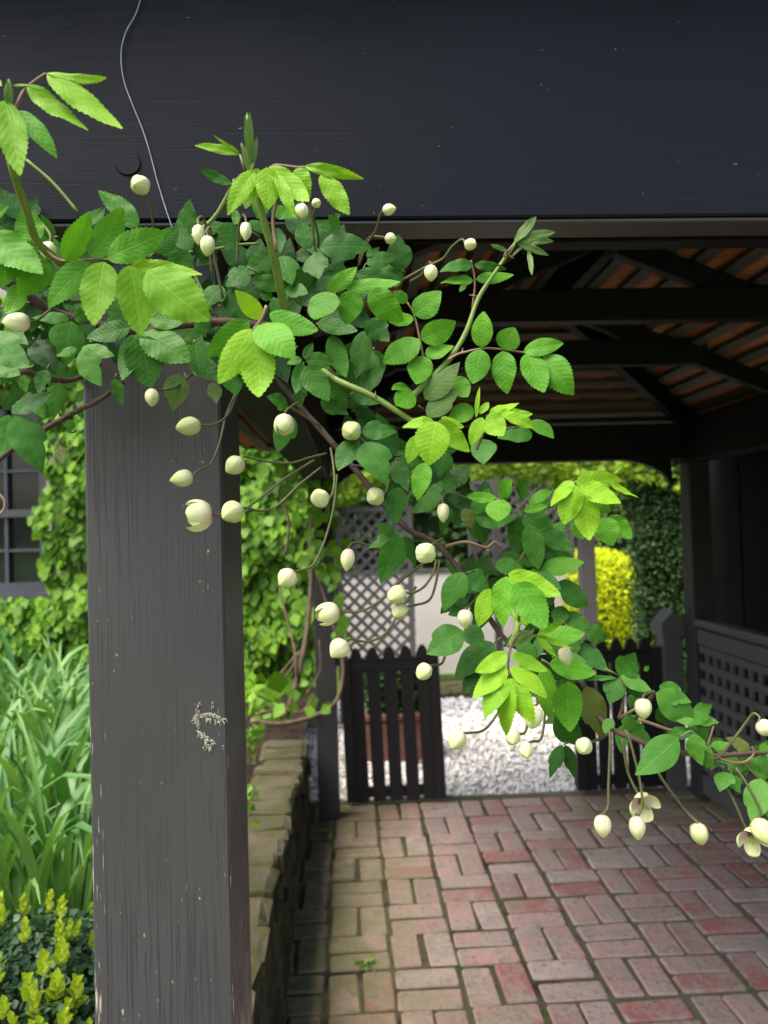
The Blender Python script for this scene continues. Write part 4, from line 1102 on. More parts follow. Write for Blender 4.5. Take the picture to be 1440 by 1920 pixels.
RL(1, [(840, 1150), (870, 1120)], 0.80, [(868, 1122, 1004, 976, .62, 'd')])
RL(1, [(800, 1010), (780, 980)], 0.88, [(780, 985, 552, 772, .42, 'd'), (490, 960, 590, 868, .6, 'd')])
RL(1, [(880, 1480), (800, 1570), (770, 1590)], 0.80, [(785, 1585, 850, 1882, .80, 'd', -.01), (760, 1580, 690, 1840, .5, 'd'), (800, 1572, 1072, 1732, .62, 'd', -.004), (735, 1540, 488, 1602, .55, 'd'), (842, 1490, 1042, 1500, .6, 'd')])
RL(2, [(655, 870), (635, 700), (655, 560), (620, 400), (770, 402), (820, 400)], 0.69, [(530, 420, 380, 672, .36, 'y'), (555, 408, 482, 634, .42, 'y'), (600, 400, 606, 638, .55, 'y', -.008), (622, 395, 838, 592, .42, 'y', -.004),
   (660, 440, 770, 692, .24, 'y', -.006), (765, 408, 848, 572, .75, 'y'), (812, 395, 1146, 467, .20, 'y'), (905, 440, 1066, 668, .42, 'y', -.004), (625, 640, 765, 680, .75, 'm', .02), (570, 590, 545, 690, .6, 'm', .03)], r=.0017)
RL(2, [(480, 430), (450, 330)], 0.70, [(448, 325, 195, 280, .26, 'y'), (445, 318, 300, 218, .14, 'y')])
RL(2, [(440, 560), (400, 500)], 0.86, [(405, 495, 225, 412, .38, 'd'), (425, 640, 425, 725, .4, 'd')])
RL(2, [(600, 1180), (570, 1255), (520, 1320)], 0.67, [(578, 1250, 422, 1092, .52, 'y', .01), (500, 1262, 266, 1462, .5, 'm', .012), (512, 1310, 328, 1618, .44, 'y', -.004), (520, 1368, 556, 1694, .62, 'y', -.012), (548, 1290, 758, 1474, .68, 'm', -.006), (615, 1222, 890, 1318, .5, 'm')], r=.0018)
RL(2, [(1010, 1060), (985, 1110), (940, 1105)], 0.78, [(940, 1102, 1108, 962, .46, 'm'), (935, 1100, 872, 1258, .95, 'm', -.004), (1045, 1082, 1352, 1045, .32, 'm', .004), (1090, 1090, 1048, 1288, .78, 'm', -.008), (1178, 1096, 1368, 1268, .66, 'm', -.01)])
RL(2, [(930, 1290), (880, 1280)], 0.84, [(885, 1275, 1112, 1322, .42, 'd'), (960, 1345, 1050, 1582, .46, 'd')])
RL(2, [(780, 1560), (812, 1495)], 0.83, [(820, 1482, 976, 1500, .66, 'd'), (812, 1520, 948, 1718, .62, 'd', -.004), (800, 1500, 765, 1672, .45, 'd'), (810, 1480, 860, 1390, .55, 'd'), (800, 1485, 712, 1505, .6, 'd')])
RL(3, [(915, 300), (980, 220)], 0.80, [(975, 228, 1096, 78, .36, 's'), (985, 218, 1204, 165, .30, 's'), (1000, 220, 1194, 218, .26, 's'), (990, 225, 1168, 297, .24, 's'), (1050, 258, 1072, 408, .15, 's'), (938, 272, 838, 235, .22, 's'), (960, 302, 1032, 240, .18, 's')])
RL(3, [(735, 600), (748, 500), (750, 430), (738, 360), (728, 325)], 0.82, [(740, 345, 552, 392, .44, 'd'), (750, 348, 930, 372, .32, 'd'), (742, 438, 556, 455, .38, 'm'), (758, 432, 970, 405, .36, 'm'), (700, 455, 664, 502, .6, 'd', .02)])
RL(3, [(480, 1000), (460, 870), (440, 760), (410, 630), (370, 560)], 0.80, [(408, 632, 562, 498, .82, 'm'), (448, 768, 644, 668, .68, 'm'), (435, 765, 236, 902, .64, 'm'), (470, 852, 634, 808, .62, 'm'), (466, 862, 420, 1022, .80, 'm'), (402, 640, 268, 672, .6, 'm', .01), (372, 556, 290, 500, .7, 'm'), (402, 1060, 304, 1138, .85, 'm'), (380, 1040, 284, 1055, .6, 'm', .01)])
RL(3, [(600, 885), (650, 855), (700, 840), (800, 820), (900, 825), (1020, 842), (1140, 862)], 0.78, [(790, 815, 800, 612, .66, 'm'), (786, 825, 738, 1018, .72, 'm'), (908, 826, 975, 702, 1.05, 'm'), (905, 835, 935, 1076, .62, 'm'), (1025, 838, 1250, 790, .48, 'm'), (1040, 848, 1142, 1068, .62, 'm', -.004), (1138, 862, 1308, 1082, .62, 'm', -.006)])
RL(3, [(600, 1310), (530, 1235)], 0.72, [(520, 1228, 342, 1266, .42, 'y'), (530, 1230, 490, 1478, .82, 'y', -.012), (545, 1225, 722, 1402, .5, 'y', -.002), (430, 1310, 374, 1468, .55, 'y'), (560, 1212, 690, 1262, .5, 'y', .008)])
RL(3, [(760, 1390), (800, 1290), (820, 1190)], 0.72, [(795, 1208, 728, 1368, .52, 'y'), (828, 1190, 912, 1312, .80, 'y', -.01), (832, 1186, 1000, 1128, .40, 'y'), (880, 1185, 1076, 1188, .40, 'y', -.004), (895, 1190, 1092, 1268, .40, 'y', -.008), (780, 1190, 828, 1122, .55, 'y'), (758, 1210, 778, 1036, .16, 'y')])
RL(3, [(800, 1290), (1000, 1260)], 0.80, [(1075, 1295, 878, 1325, .62, 'd'), (1062, 1228, 1194, 1326, .58, 'm'), (740, 1150, 600, 1232, .78, 'm'), (622, 985, 712, 1092, .85, 'm'), (800, 1330, 800, 1472, .85, 'd'), (470, 1462, 430, 1674, .58, 'm')])
RL(3, [(960, 1720), (870, 1660)], 0.79, [(872, 1660, 702, 1650, .42, 'm'), (880, 1668, 878, 1794, 1.05, 'm', -.004), (900, 1650, 960, 1558, .85, 'm', .01), (1000, 1650, 1040, 1570, .8, 'd', .01)])
RL(6, [(960, 330), (1000, 260), (1058, 195)], 0.72, [(1055, 205, 1248, 180, .55, 'y'), (1075, 215, 1258, 297, .58, 'y', -.006), (1085, 255, 1116, 464, .62, 'y', -.012), (1060, 215, 1000, 392, .62, 'y', -.008), (1042, 196, 942, 312, .5, 'y'),
   (1172, 362, 1222, 488, .85, 'm', .02), (1210, 352, 1308, 455, .66, 'm', .02), (1208, 202, 1338, 272, .3, 'y'), (1228, 165, 1288, 110, .16, 'y'), (1155, 305, 1215, 330, .8, 'm', .015), (1040, 380, 1090, 460, .7, 'm', .02)])
RL(6, [(850, 330), (830, 300)], 0.80, [(845, 300, 948, 242, .5, 'm'), (822, 330, 928, 308, .42, 'm'), (720, 280, 760, 215, .8, 'm')])
RL(6, [(800, 830), (790, 700), (758, 622)], 0.70, [(745, 625, 730, 854, .56, 'm', -.006), (750, 614, 988, 708, .46, 'y'), (786, 655, 922, 862, .66, 'm', -.012), (668, 680, 616, 852, .52, 'y', .006), (800, 780, 835, 846, .9, 'y', .02)])
RL(6, [(800, 880), (765, 930), (752, 1010), (752, 1085)], 0.70, [(745, 970, 603, 1057, .46, 'y'), (765, 976, 928, 1052, .42, 'y'), (745, 1034, 592, 1174, .48, 'y', -.004), (760, 1034, 924, 1174, .45, 'y', -.004), (745, 1085, 646, 1264, .52, 'y', -.008), (758, 1085, 868, 1288, .48, 'y', -.008), (753, 1085, 744, 1344, .38, 'y', -.012)])
RL(6, [(810, 870), (870, 892)], 0.71, [(880, 890, 1008, 822, .2, 'y'), (880, 896, 968, 988, .26, 'y'), (892, 895, 1042, 952, .2, 'y'), (900, 882, 1098, 884, .52, 'm', .03)])
RL(6, [(900, 1000), (935, 1020), (1020, 1090)], 0.79, [(936, 1020, 1148, 1062, .52, 'm'), (915, 1030, 935, 1264, .40, 'm', .01), (1022, 1098, 1030, 1326, .62, 'm', -.006)])
RL(6, [(800, 560), (880, 420)], 0.84, [(900, 592, 1092, 562, .52, 'm'), (890, 420, 1044, 505, .58, 'd'), (842, 390, 888, 594, .5, 'd'), (782, 370, 796, 522, .6, 'd', .01), (692, 575, 822, 600, .66, 'd'), (842, 602, 988, 684, .55, 'd'), (975, 650, 1110, 764, .62, 'd'), (990, 800, 1122, 860, .6, 'd', .01), (1095, 862, 1198, 905, .72, 'd')])
# --- clematis leaves
KL(1, [(440, 1440), (400, 1500)], 0.84, [(400, 1505, 368, 1764, .66, 'k'), (390, 1492, 178, 1488, .42, 'k'), (418, 1498, 530, 1432, .45, 'k')])
KL(1, [(560, 1700), (460, 1660)], 0.82, [(460, 1665, 574, 1874, .55, 'b'), (465, 1650, 646, 1702, .46, 'b'), (430, 1662, 320, 1702, .5, 'b')])
KL(1, [(-20, 1640), (-40, 1600)], 0.76, [(-60, 1580, 175, 1766, .62, 'k'), (-30, 1740, 115, 1810, .8, 'k', .03), (40, 1530, 160, 1640, .5, 'k', .03)])
KL(1, [(1060, 1640), (1090, 1700)], 0.86, [(1092, 1702, 1220, 1842, .66, 'k')])
KL(8, [(80, 360), (65, 395)], 0.78, [(66, 394, 298, 284, .46, 'k'), (82, 420, 242, 746, .56, 'k', -.01), (50, 412, -10, 650, .62, 'k'), (20, 382, 95, 268, .6, 'k', .03)])
KL(8, [(280, 130), (260, 165)], 0.86, [(262, 160, 218, 296, .62, 'k'), (330, 230, 300, 440, .5, 'b', .05), (200, 330, 250, 440, .6, 'b', .06), (130, 190, 150, 290, .6, 'b', .05), (400, 440, 390, 520, .7, 'b', .05)])
KL(8, [(660, 180), (640, 212)], 0.88, [(640, 212, 692, 360, .46, 'k'), (1000, 182, 972, 390, .66, 's', .02), (1200, 230, 1215, 350, .6, 's', .02)])
KL(8, [(345, 540), (330, 580)], 0.95, [(330, 578, 352, 690, .5, 'o'), (340, 560, 380, 600, .7, 'o')])
KL(2, [(960, 940), (880, 855)], 0.84, [(846, 862, 788, 688, .62, 'k'), (895, 856, 1192, 852, .58, 'k', -.006), (870, 880, 892, 1032, .74, 'k'), (1002, 752, 944, 668, .6, 'k')])
KL(2, [(560, 790), (440, 720)], 0.86, [(402, 712, 370, 868, .82, 'k'), (640, 872, 476, 1014, .58, 'k'), (690, 898, 742, 1064, .72, 'k'), (660, 740, 682, 884, .5, 'k', .02), (500, 705, 604, 772, .55, 'k', .01)])
KL(2, [(560, 1000), (490, 960)], 0.85, [(490, 960, 368, 1072, .78, 'k'), (384, 1090, 505, 1258, .72, 'k'), (352, 1070, 246, 1194, .7, 'k'), (520, 1042, 744, 1062, .42, 'k', .01), (560, 1100, 640, 1150, .9, 'k', .01), (705, 1080, 834, 1112, .6, 'k', .01), (620, 1210, 720, 1120, .7, 'k', .01)])
KL(2, [(1130, 1000), (1160, 940)], 0.86, [(1160, 942, 1334, 908, .55, 'k'), (1160, 900, 1236, 848, .5, 'k'), (1100, 1000, 1352, 1052, .42, 'k'), (1160, 1262, 1292, 1382, .72, 'k', -.02), (1150, 1320, 1100, 1594, .4, 'k')])
KL(2, [(780, 1720), (720, 1755)], 0.88, [(722, 1752, 600, 1690, .8, 'k'), (905, 1702, 1064, 1792, .62, 'k'), (790, 1620, 790, 1754, .6, 'k', .01), (740, 1800, 660, 2010, .55, 'k', .005)])
KL(3, [(160, 1380), (110, 1320)], 0.80, [(112, 1288, 316, 1290, .58, 'k'), (130, 1348, 252, 1594, .68, 'k', -.006), (82, 1340, -20, 1510, .66, 'k'), (300, 1424, 196, 1178, .48, 'k', .02)])
KL(3, [(350, 1440), (300, 1440)], 0.84, [(300, 1454, 374, 1624, .52, 'k'), (320, 1440, 475, 1470, .5, 'k'), (590, 1400, 545, 1542, .75, 'k', .01), (620, 1640, 596, 1506, .6, 'k'), (505, 1650, 575, 1555, .6, 'k')])
KL(3, [(430, 1140), (460, 1160)], 0.80, [(470, 1106, 668, 894, .52, 's'), (478, 1196, 664, 1058, .55, 's')])
KL(3, [(380, 1640), (330, 1600)], 0.83, [(322, 1600, 308, 1816, .60, 'k'), (562, 1640, 386, 1744, .5, 'k'), (690, 1720, 742, 1836, .66, 'o', .01), (600, 1700, 560, 1860, .5, 'k', .02)])
KL(6, [(330, 470), (270, 430)], 0.82, [(268, 432, 118, 500, .45, 'k'), (262, 438, 178, 662, .5, 'k', -.005), (285, 445, 340, 588, .42, 'k'), (240, 430, 150, 390, .5, 'k'), (280, 450, 240, 610, .45, 'k', .02)])
KL(6, [(600, 600), (555, 612)], 0.80, [(552, 608, 458, 784, .56, 'b'), (562, 622, 668, 684, .9, 'k', .006), (545, 868, 382, 976, .72, 'k'), (560, 850, 642, 946, .75, 'k'), (570, 770, 480, 800, .6, 'k', .01)])
KL(6, [(720, 900), (690, 925)], 0.82, [(692, 928, 510, 1088, .56, 'k'), (615, 1060, 545, 1156, .6, 'k', .01), (645, 1080, 580, 1172, .5, 'k', .01), (790, 930, 880, 990, .7, 'b', .01)])
KL(6, [(1000, 880), (1060, 930)], 0.85, [(1055, 935, 1200, 1055, .55, 'k'), (960, 1262, 1085, 1392, .6, 'k', .01), (1000, 760, 960, 850, .7, 'k')])
KL(7, [(390, 300), (420, 320)], 0.80, [(422, 320, 502, 610, .5, 'o'), (240, 490, 395, 650, .6, 'k', .02), (590, 275, 400, 290, .16, 'b')])
KL(7, [(520, 220), (605, 262)], 0.80, [(604, 260, 694, 128, .74, 'k'), (612, 266, 786, 342, .6, 'b', -.004), (600, 276, 545, 418, .78, 'k'), (782, 345, 636, 344, .4, 'k'), (742, 232, 772, 203, .6, 'b'), (690, 365, 662, 445, .7, 'k', .01)])
KL(7, [(740, 370), (800, 345)], 0.78, [(830, 316, 1012, 412, .64, 'b'), (808, 356, 1030, 528, .56, 'b', -.006), (822, 440, 872, 545, .6, 'k', .02), (615, 512, 715, 570, .72, 'k', .01), (560, 500, 520, 590, .6, 'b', .01)])
KL(7, [(1080, 690), (1015, 575), (940, 610)], 0.76, [(1020, 585, 1072, 768, .58, 'b'), (932, 606, 692, 820, .52, 'b', -.01), (1010, 572, 870, 580, .48, 'k', .01), (1022, 532, 1118, 438, .48, 'b'), (1040, 522, 920, 512, .42, 'b', .006), (1080, 680, 1100, 784, .72, 'b')])
KL(7, [(1150, 700), (1120, 660)], 0.80, [(1120, 660, 1230, 636, .5, 'b'), (1345, 700, 1200, 610, .55, 'o', .01), (1390, 660, 1460, 670, .6, 'b'), (1210, 790, 1342, 760, .5, 'b', .01), (1380, 720, 1460, 800, .8, 'b', .005)])
KL(7, [(1130, 740), (1212, 802)], 0.79, [(1212, 804, 1168, 914, .78, 'b'), (1238, 818, 1284, 924, .66, 'b'), (1402, 840, 1346, 1090, .58, 'b', -.008), (1450, 850, 1432, 1064, .5, 'b')])
KL(7, [(330, 630), (290, 648)], 0.84, [(282, 650, 212, 840, .40, 'k'), (300, 650, 358, 846, .34, 'k')])

# leaves that fill the thick of the tangle behind
def fill(plant_fn, kind_tones, n, pts, sx, sy, d0, d1, size):
    for i in range(n):
        cx, cy = random.choice(pts)
        x, y = random.gauss(cx, sx), random.gauss(cy, sy); d = random.uniform(d0, d1)
        a = random.uniform(0, 2 * math.pi); lets = []
        for q in range(3):
            aa = a + (q - 1) * 1.1; L = size * random.uniform(0.7, 1.15) * (1.15 if q == 1 else .9)
            lets.append((x, y, x + L * math.cos(aa), y + L * math.sin(aa), random.uniform(.5, .75), random.choice(kind_tones), random.uniform(-.01, .02)))
        plant_fn(0, [(x - 8 * math.cos(a), y - 8 * math.sin(a)), (x, y)], d, lets)
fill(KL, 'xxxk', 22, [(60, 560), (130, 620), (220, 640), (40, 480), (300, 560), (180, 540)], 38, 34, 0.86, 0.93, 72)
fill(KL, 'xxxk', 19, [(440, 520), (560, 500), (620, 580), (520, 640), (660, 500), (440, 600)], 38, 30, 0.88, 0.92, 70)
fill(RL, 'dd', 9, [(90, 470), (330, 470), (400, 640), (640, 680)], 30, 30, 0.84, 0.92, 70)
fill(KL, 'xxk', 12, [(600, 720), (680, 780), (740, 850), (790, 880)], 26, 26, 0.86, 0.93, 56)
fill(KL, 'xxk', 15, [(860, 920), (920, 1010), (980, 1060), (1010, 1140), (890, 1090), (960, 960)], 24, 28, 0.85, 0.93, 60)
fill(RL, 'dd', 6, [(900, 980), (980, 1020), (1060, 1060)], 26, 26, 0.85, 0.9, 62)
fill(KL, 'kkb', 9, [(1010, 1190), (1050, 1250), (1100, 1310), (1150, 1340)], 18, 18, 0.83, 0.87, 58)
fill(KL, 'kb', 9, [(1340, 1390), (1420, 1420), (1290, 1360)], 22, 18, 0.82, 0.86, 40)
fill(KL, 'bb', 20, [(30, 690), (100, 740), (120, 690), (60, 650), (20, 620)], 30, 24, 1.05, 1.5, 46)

# --- stems
def stem(plant, pts, ra, rb, mat, seg=7):
    return tube("stem", [P(a, b, d) for a, b, d in pts], ra, rb, mat, plant, seg, 5, wob=0.07)
def cs(c, *pts): o = CR[c]; return [(o[0] + x * o[2], o[1] + y * o[2], d) for x, y, d in pts]
stem(rose, cs(1, (345, 1180, .75), (210, 1060, .71), (150, 890, .68), (95, 730, .65), (60, 600, .635), (45, 400, .635), (48, 250, .635)), .0042, .0024, M_gstem)
stem(rose, cs(2, (760, 1330, .82), (700, 1195, .76), (640, 900, .715), (590, 720, .70), (540, 545, .695), (505, 400, .695), (492, 250, .695)), .0046, .0026, M_gstem)
stem(rose, cs(2, (880, 1520, .86), (1000, 1600, .83), (1200, 1690, .81), (1420, 1830, .80)) + cs(3, (400, 1222, .80), (520, 1300, .80)), .0036, .003, M_gstem)
stem(rose, cs(3, (400, 1090, .80), (470, 1020, .80), (600, 890, .80), (700, 730, .805), (770, 540, .81), (870, 385, .805), (985, 218, .80)), .0036, .0018, M_gstem)
stem(rose, cs(2, (110, 845, .88), (300, 690, .87), (400, 520, .86), (420, 470, .86)), .003, .002, M_gstem)
stem(rose, cs(1, (150, 600, .90), (300, 730, .90), (440, 895, .90)), .002, .002, M_gstem)
stem(rose, cs(6, (760, 940, .71), (790, 860, .73), (780, 800, .76), (690, 700, .82)), .003, .003, M_gstem)
stem(rose, cs(1, (-60, 1240, .8), (60, 1290, .83), (260, 1430, .86), (420, 1490, .88), (760, 1560, .88), (1000, 1530, .88)) + cs(2, (330, 1270, .88), (560, 1290, .87), (760, 1330, .84)), .0055, .0048, M_vstem)
main = cs(2, (330, 1180, .90), (420, 1290, .89), (600, 1500, .88), (700, 1640, .87), (800, 1760, .87), (900, 1870, .86)) + cs(5, (1090, 470, .85), (1270, 690, .85), (1400, 820, .85)) + \
       cs(6, (430, 480, .85), (560, 640, .85), (720, 890, .84), (830, 960, .83), (960, 1030, .82), (1080, 1100, .81)) + cs(7, (480, 480, .80), (580, 570, .79), (680, 612, .785), (800, 662, .78), (940, 690, .78), (1140, 712, .79), (1290, 700, .80), (1460, 690, .81))
stem(clem, [(x, y, d + .035) if i < 14 else (x, y, d) for i, (x, y, d) in enumerate(main)], .0040, .0024, M_vstem)
stem(clem, cs(8, (-40, 690, .80), (90, 590, .84), (240, 500, .88), (400, 410, .92), (570, 322, .93), (690, 226, .92)), .0035, .003, M_vstem)
stem(clem, cs(8, (120, 160, .95), (290, 215, .97), (430, 210, .98), (560, 130, .95)), .004, .003, M_vstem)
stem(clem, cs(8, (170, 76, .95), (290, 45, .95), (480, 20, .92)), .004, .003, M_vstem)
stem(clem, cs(8, (-20, 850, .75), (22, 890, .75), (26, 935, .75), (-10, 990, .75)), .0018, .0012, M_rstem)
stem(clem, cs(8, (300, 320, .93), (350, 440, .93), (400, 510, .93), (430, 500, .93)), .0012, .001, M_vstem)
stem(clem, cs(2, (300, 1230, .88), (180, 950, .885), (250, 880, .885), (420, 840, .88), (560, 830, .88)), .002, .0016, M_gstem)
stem(clem, cs(3, (330, 1440, .85), (260, 1480, .85), (60, 1480, .86)), .0022, .0016, M_vstem)
stem(clem, cs(6, (470, 490, .84), (560, 470, .83), (650, 495, .83), (690, 470, .83), (720, 495, .83)), .0018, .0012, M_rstem)
stem(clem, cs(7, (600, 500, .80), (620, 430, .80), (630, 330, .80), (605, 262, .80)), .0018, .0013, M_rstem)
stem(clem, cs(7, (600, 500, .80), (680, 455, .79), (760, 400, .785), (800, 345, .78)), .0018, .0013, M_rstem)
stem(clem, cs(7, (710, 505, .79), (800, 535, .785), (900, 568, .78), (1015, 575, .77)), .0020, .0014, M_rstem)
stem(clem, cs(7, (1140, 715, .79), (1220, 745, .79), (1310, 745, .79), (1360, 700, .79), (1350, 660, .79)), .0015, .0010, M_rstem)
stem(clem, cs(7, (1100, 655, .79), (1120, 590, .79), (1135, 545, .79)), .0014, .001, M_rstem)
stem(clem, cs(7, (1250, 690, .80), (1330, 780, .80), (1450, 905, .80)), .0014, .001, M_pstem)
# thorns and the unopened leaf tips of the rose
def spike(name, c, x0, y0, x1, y1, d, r, mat, plant, bulge=0.5):
    a, b = cp(c, x0, y0, d), cp(c, x1, y1, d); vs, fs = [], []
    n = 9; pts = [a.lerp(b, i / n) for i in range(n + 1)]
    dr = (b - a).normalized(); x = dr.cross(Vector((0, 1, 0))).normalized(); y = dr.cross(x)
    for i, p in enumerate(pts):
        t = i / n; rr = r * (math.sin(math.pi * min(1, t * 0.9 + 0.10)) ** 0.8) if bulge else r * (1 - t) + 1e-5
        rr *= 0.62 if bulge else 1
        for k in range(8):
            an = 2 * math.pi * k / 8; vs.append(p + (x * math.cos(an) + y * math.sin(an)) * rr)
    for i in range(n):
        for k in range(8): fs.append((i * 8 + k, i * 8 + (k + 1) % 8, i * 8 + 8 + (k + 1) % 8, i * 8 + 8 + k))
    return link(name, mesh(name, vs, fs, True), mat, plant)
M_tip = leaf_mat("shoot_tip", (0.17, 0.27, 0.06), (0.22, 0.32, 0.08), 0.3, 0.5, veins=0)
spike("shoot_tip", 1, 52, 320, 50, 140, .634, .0062, M_tip, rose)
spike("shoot_tip", 2, 505, 330, 490, 90, .694, .0064, M_tip, rose)
spike("shoot_tip", 2, 500, 450, 520, 230, .695, .0054, M_tip, rose)
spike("shoot_tip", 2, 490, 360, 455, 260, .690, .0030, M_tip, rose)
spike("shoot_tip", 6, 800, 925, 868, 868, .705, .0058, M_tip, rose)
for (c_, x0, y0, x1, y1, d) in ((1, 55, 330, 40, 145, .630), (1, 48, 330, 66, 175, .632), (1, 50, 300, 20, 200, .632), (2, 500, 330, 478, 110, .691), (2, 505, 340, 505, 92, .690), (2, 510, 420, 545, 230, .692), (2, 495, 420, 462, 265, .690), (2, 505, 430, 530, 300, .689),
                              (6, 800, 925, 850, 862, .702), (6, 802, 925, 880, 885, .702)):
    put_leaf(rose, "rose", c_, x0, y0, x1, y1, .22, 's', d)
for (c, x0, y0, x1, y1, d) in ((2, 1206, 1692, 1214, 1655, .81), (3, 190, 1096, 194, 1066, .805), (3, 676, 850, 686, 812, .80), (3, 925, 300, 918, 275, .80), (3, 945, 300, 975, 315, .80), (3, 748, 525, 715, 518, .81), (3, 756, 530, 778, 518, .81)):
    spike("thorn", c, x0, y0, x1, y1, d, .0016, M_rstem, rose, 0)

# --- buds and flowers of the clematis
def bud_mesh(var):
    rs = random.Random(var + 3); ns, nt2 = 48, 18; vs, uv, fs = [], [], []
    point = rs.uniform(0.10, 0.22); tw = rs.uniform(0.3, 0.8) * rs.choice((-1, 1)); fat = rs.uniform(.92, 1.06)
    for i in range(nt2 + 1):
        t = i / nt2; th = math.pi * t
        r = 0.5 * fat * math.sin(th) ** 0.80 * (1 - 0.14 * (t - 0.35)) if 0 < t < 1 else 0.0
        z = -math.cos(th) * 0.46 + (point * max(0, (t - 0.72) / 0.28) ** 2)
        for k in range(ns):
            a = 2 * math.pi * k / ns
            s4 = (a * 4 / (2 * math.pi)) % 1.0
            ph = abs(s4 - 0.5) * 2                         # 1 on the seam, 0 mid-sepal
            sq = (abs(math.cos(a - math.pi / 4 + math.pi / 4)) ** 3.2 + abs(math.sin(a)) ** 3.2) ** (-1 / 3.2)
            # raised sepal margins meet at the seam with a fine groove between them
            seam = (1 + (sq - 1) * 0.0) * (0.94 + 0.10 * ph ** 2.2) - (0.10 if ph > 0.97 else 0) * math.sin(th) - 0.035 * (0.5 < s4 < 0.9)
            aa = a + tw * (t - 0.5)
            vs.append((r * seam * math.cos(aa), r * seam * math.sin(aa), z)); uv.append((ph, t))
    for i in range(nt2):
        for k in range(ns):
            fs.append((i * ns + k, i * ns + (k + 1) % ns, (i + 1) * ns + (k + 1) % ns, (i + 1) * ns + k))
    me = mesh("flower_bud", vs, fs, True, uv); me.materials.append(M_bud); return me
BUDS = [bud_mesh(k) for k in range(6)]
def sepal_mesh(k):
    n, m = 12, 7; vs, uv, fs = [], [], []
    for i in range(n + 1):
        t = i / n; wd = 0.36 * math.sin(math.pi * (0.10 + 0.88 * t)) ** 0.75 if t < 1 else 0.01
        th = math.pi * (0.10 + 0.80 * t)
        r = 0.48 * math.sin(th) ** 0.8; z = -math.cos(th) * 0.5
        for q in range(m):
            c = (q / (m - 1) - 0.5) * 2; a = c * wd / max(0.2, r) * 1.25
            vs.append((r * math.cos(a), r * math.sin(a), z)); uv.append((abs(c), t))
    for i in range(n):
        for q in range(m - 1): a = i * m + q; fs.append((a, a + 1, a + m + 1, a + m))
    me = mesh("sepal", vs, fs, True, uv); me.materials.append(M_bud); return me
SEP = [sepal_mesh(k) for k in range(1)]
def stalk(parent, pts, d0, d1, mat=M_pstem, r=.0014):
    n = len(pts); q = [P(a, b, d0 + (d1 - d0) * i / (n - 1)) for i, (a, b) in enumerate(pts)]
    vs, fs = tube_geo(smooth_path(q, 6), r, r * 0.85, 6); return link("stalk", mesh("stalk", vs, fs, True), mat, parent)
def bud(px, py, w_, h_, tip, d, st=None, dd=0.05, open_=0.0, flower=False):
    """tip = (image dx, image dy, towards the viewer); w_, h_ = width and height in photo pixels"""
    c = P(px, py, d); ax = (RT * tip[0] - UPV * tip[1] - FWD * tip[2]).normalized()
    sc = d / F_PX; view = (CAMPOS - c).normalized()
    inpl = math.sqrt(max(0, 1 - ax.dot(view) ** 2))
    if abs(tip[0]) > abs(tip[1]): ln, wd = w_, h_
    else: ln, wd = h_, w_
    wd *= sc; ln = max(wd * 0.95, (ln * sc if inpl > .6 else wd * 1.02))
    q = ax.to_track_quat('Z', 'Y').to_matrix().to_4x4()
    M = Matrix.Translation(c) @ q @ Matrix.Rotation(random.random() * 6.28, 4, 'Z') @ Matrix.Diagonal((wd, wd, ln, 1))
    if flower: M = M @ Matrix.Scale(0.82, 4)
    if not open_:
        o = link("flower_bud", random.choice(BUDS), None, clem); o.matrix_basis = M
    else:
        vs, fs = [], []                                     # the heart of the flower with its stamens
        for k in range(26):
            a = random.random() * 6.28; rr = random.uniform(.02, .16)
            p0 = Vector((rr * .4 * math.cos(a), rr * .4 * math.sin(a), -.40)); p1 = Vector((rr * 1.5 * math.cos(a), rr * 1.5 * math.sin(a), random.uniform(-.05, .18)))
            tube_geo([p0, p0.lerp(p1, .6), p1], .016, .024, 4, vs, fs)
        o = link("flower", mesh("flower", vs, fs), M_stamen, clem); o.matrix_basis = M
        for k in range(4):
            s_ = link("sepal", SEP[0], None, o)
            s_.matrix_parent_inverse = Matrix.Identity(4)
            op = open_ * (0.7 + 0.6 * random.random()) if not flower else open_
            piv = Vector((0.12, 0, -0.46))
            s_.matrix_basis = Matrix.Rotation(k * math.pi / 2 + .2, 4, 'Z') @ Matrix.Translation(piv) @ Matrix.Rotation(op, 4, 'Y') @ Matrix.Translation(-piv)
    if st:
        base = c - ax * (ln * 0.46)
        n = len(st); pts = [base] + [P(a, b, d + dd * (i + 1) / n) for i, (a, b) in enumerate(st)]
        vs, fs = tube_geo(smooth_path(pts, 6), .0013, .0015, 6)
        s2 = link("stalk", mesh("stalk", vs, fs, True), M_pstem, o)
        s2.matrix_parent_inverse = M.inverted()
    return o
F_, D_ = (0, 0, 1), (0, 1, 0.15)
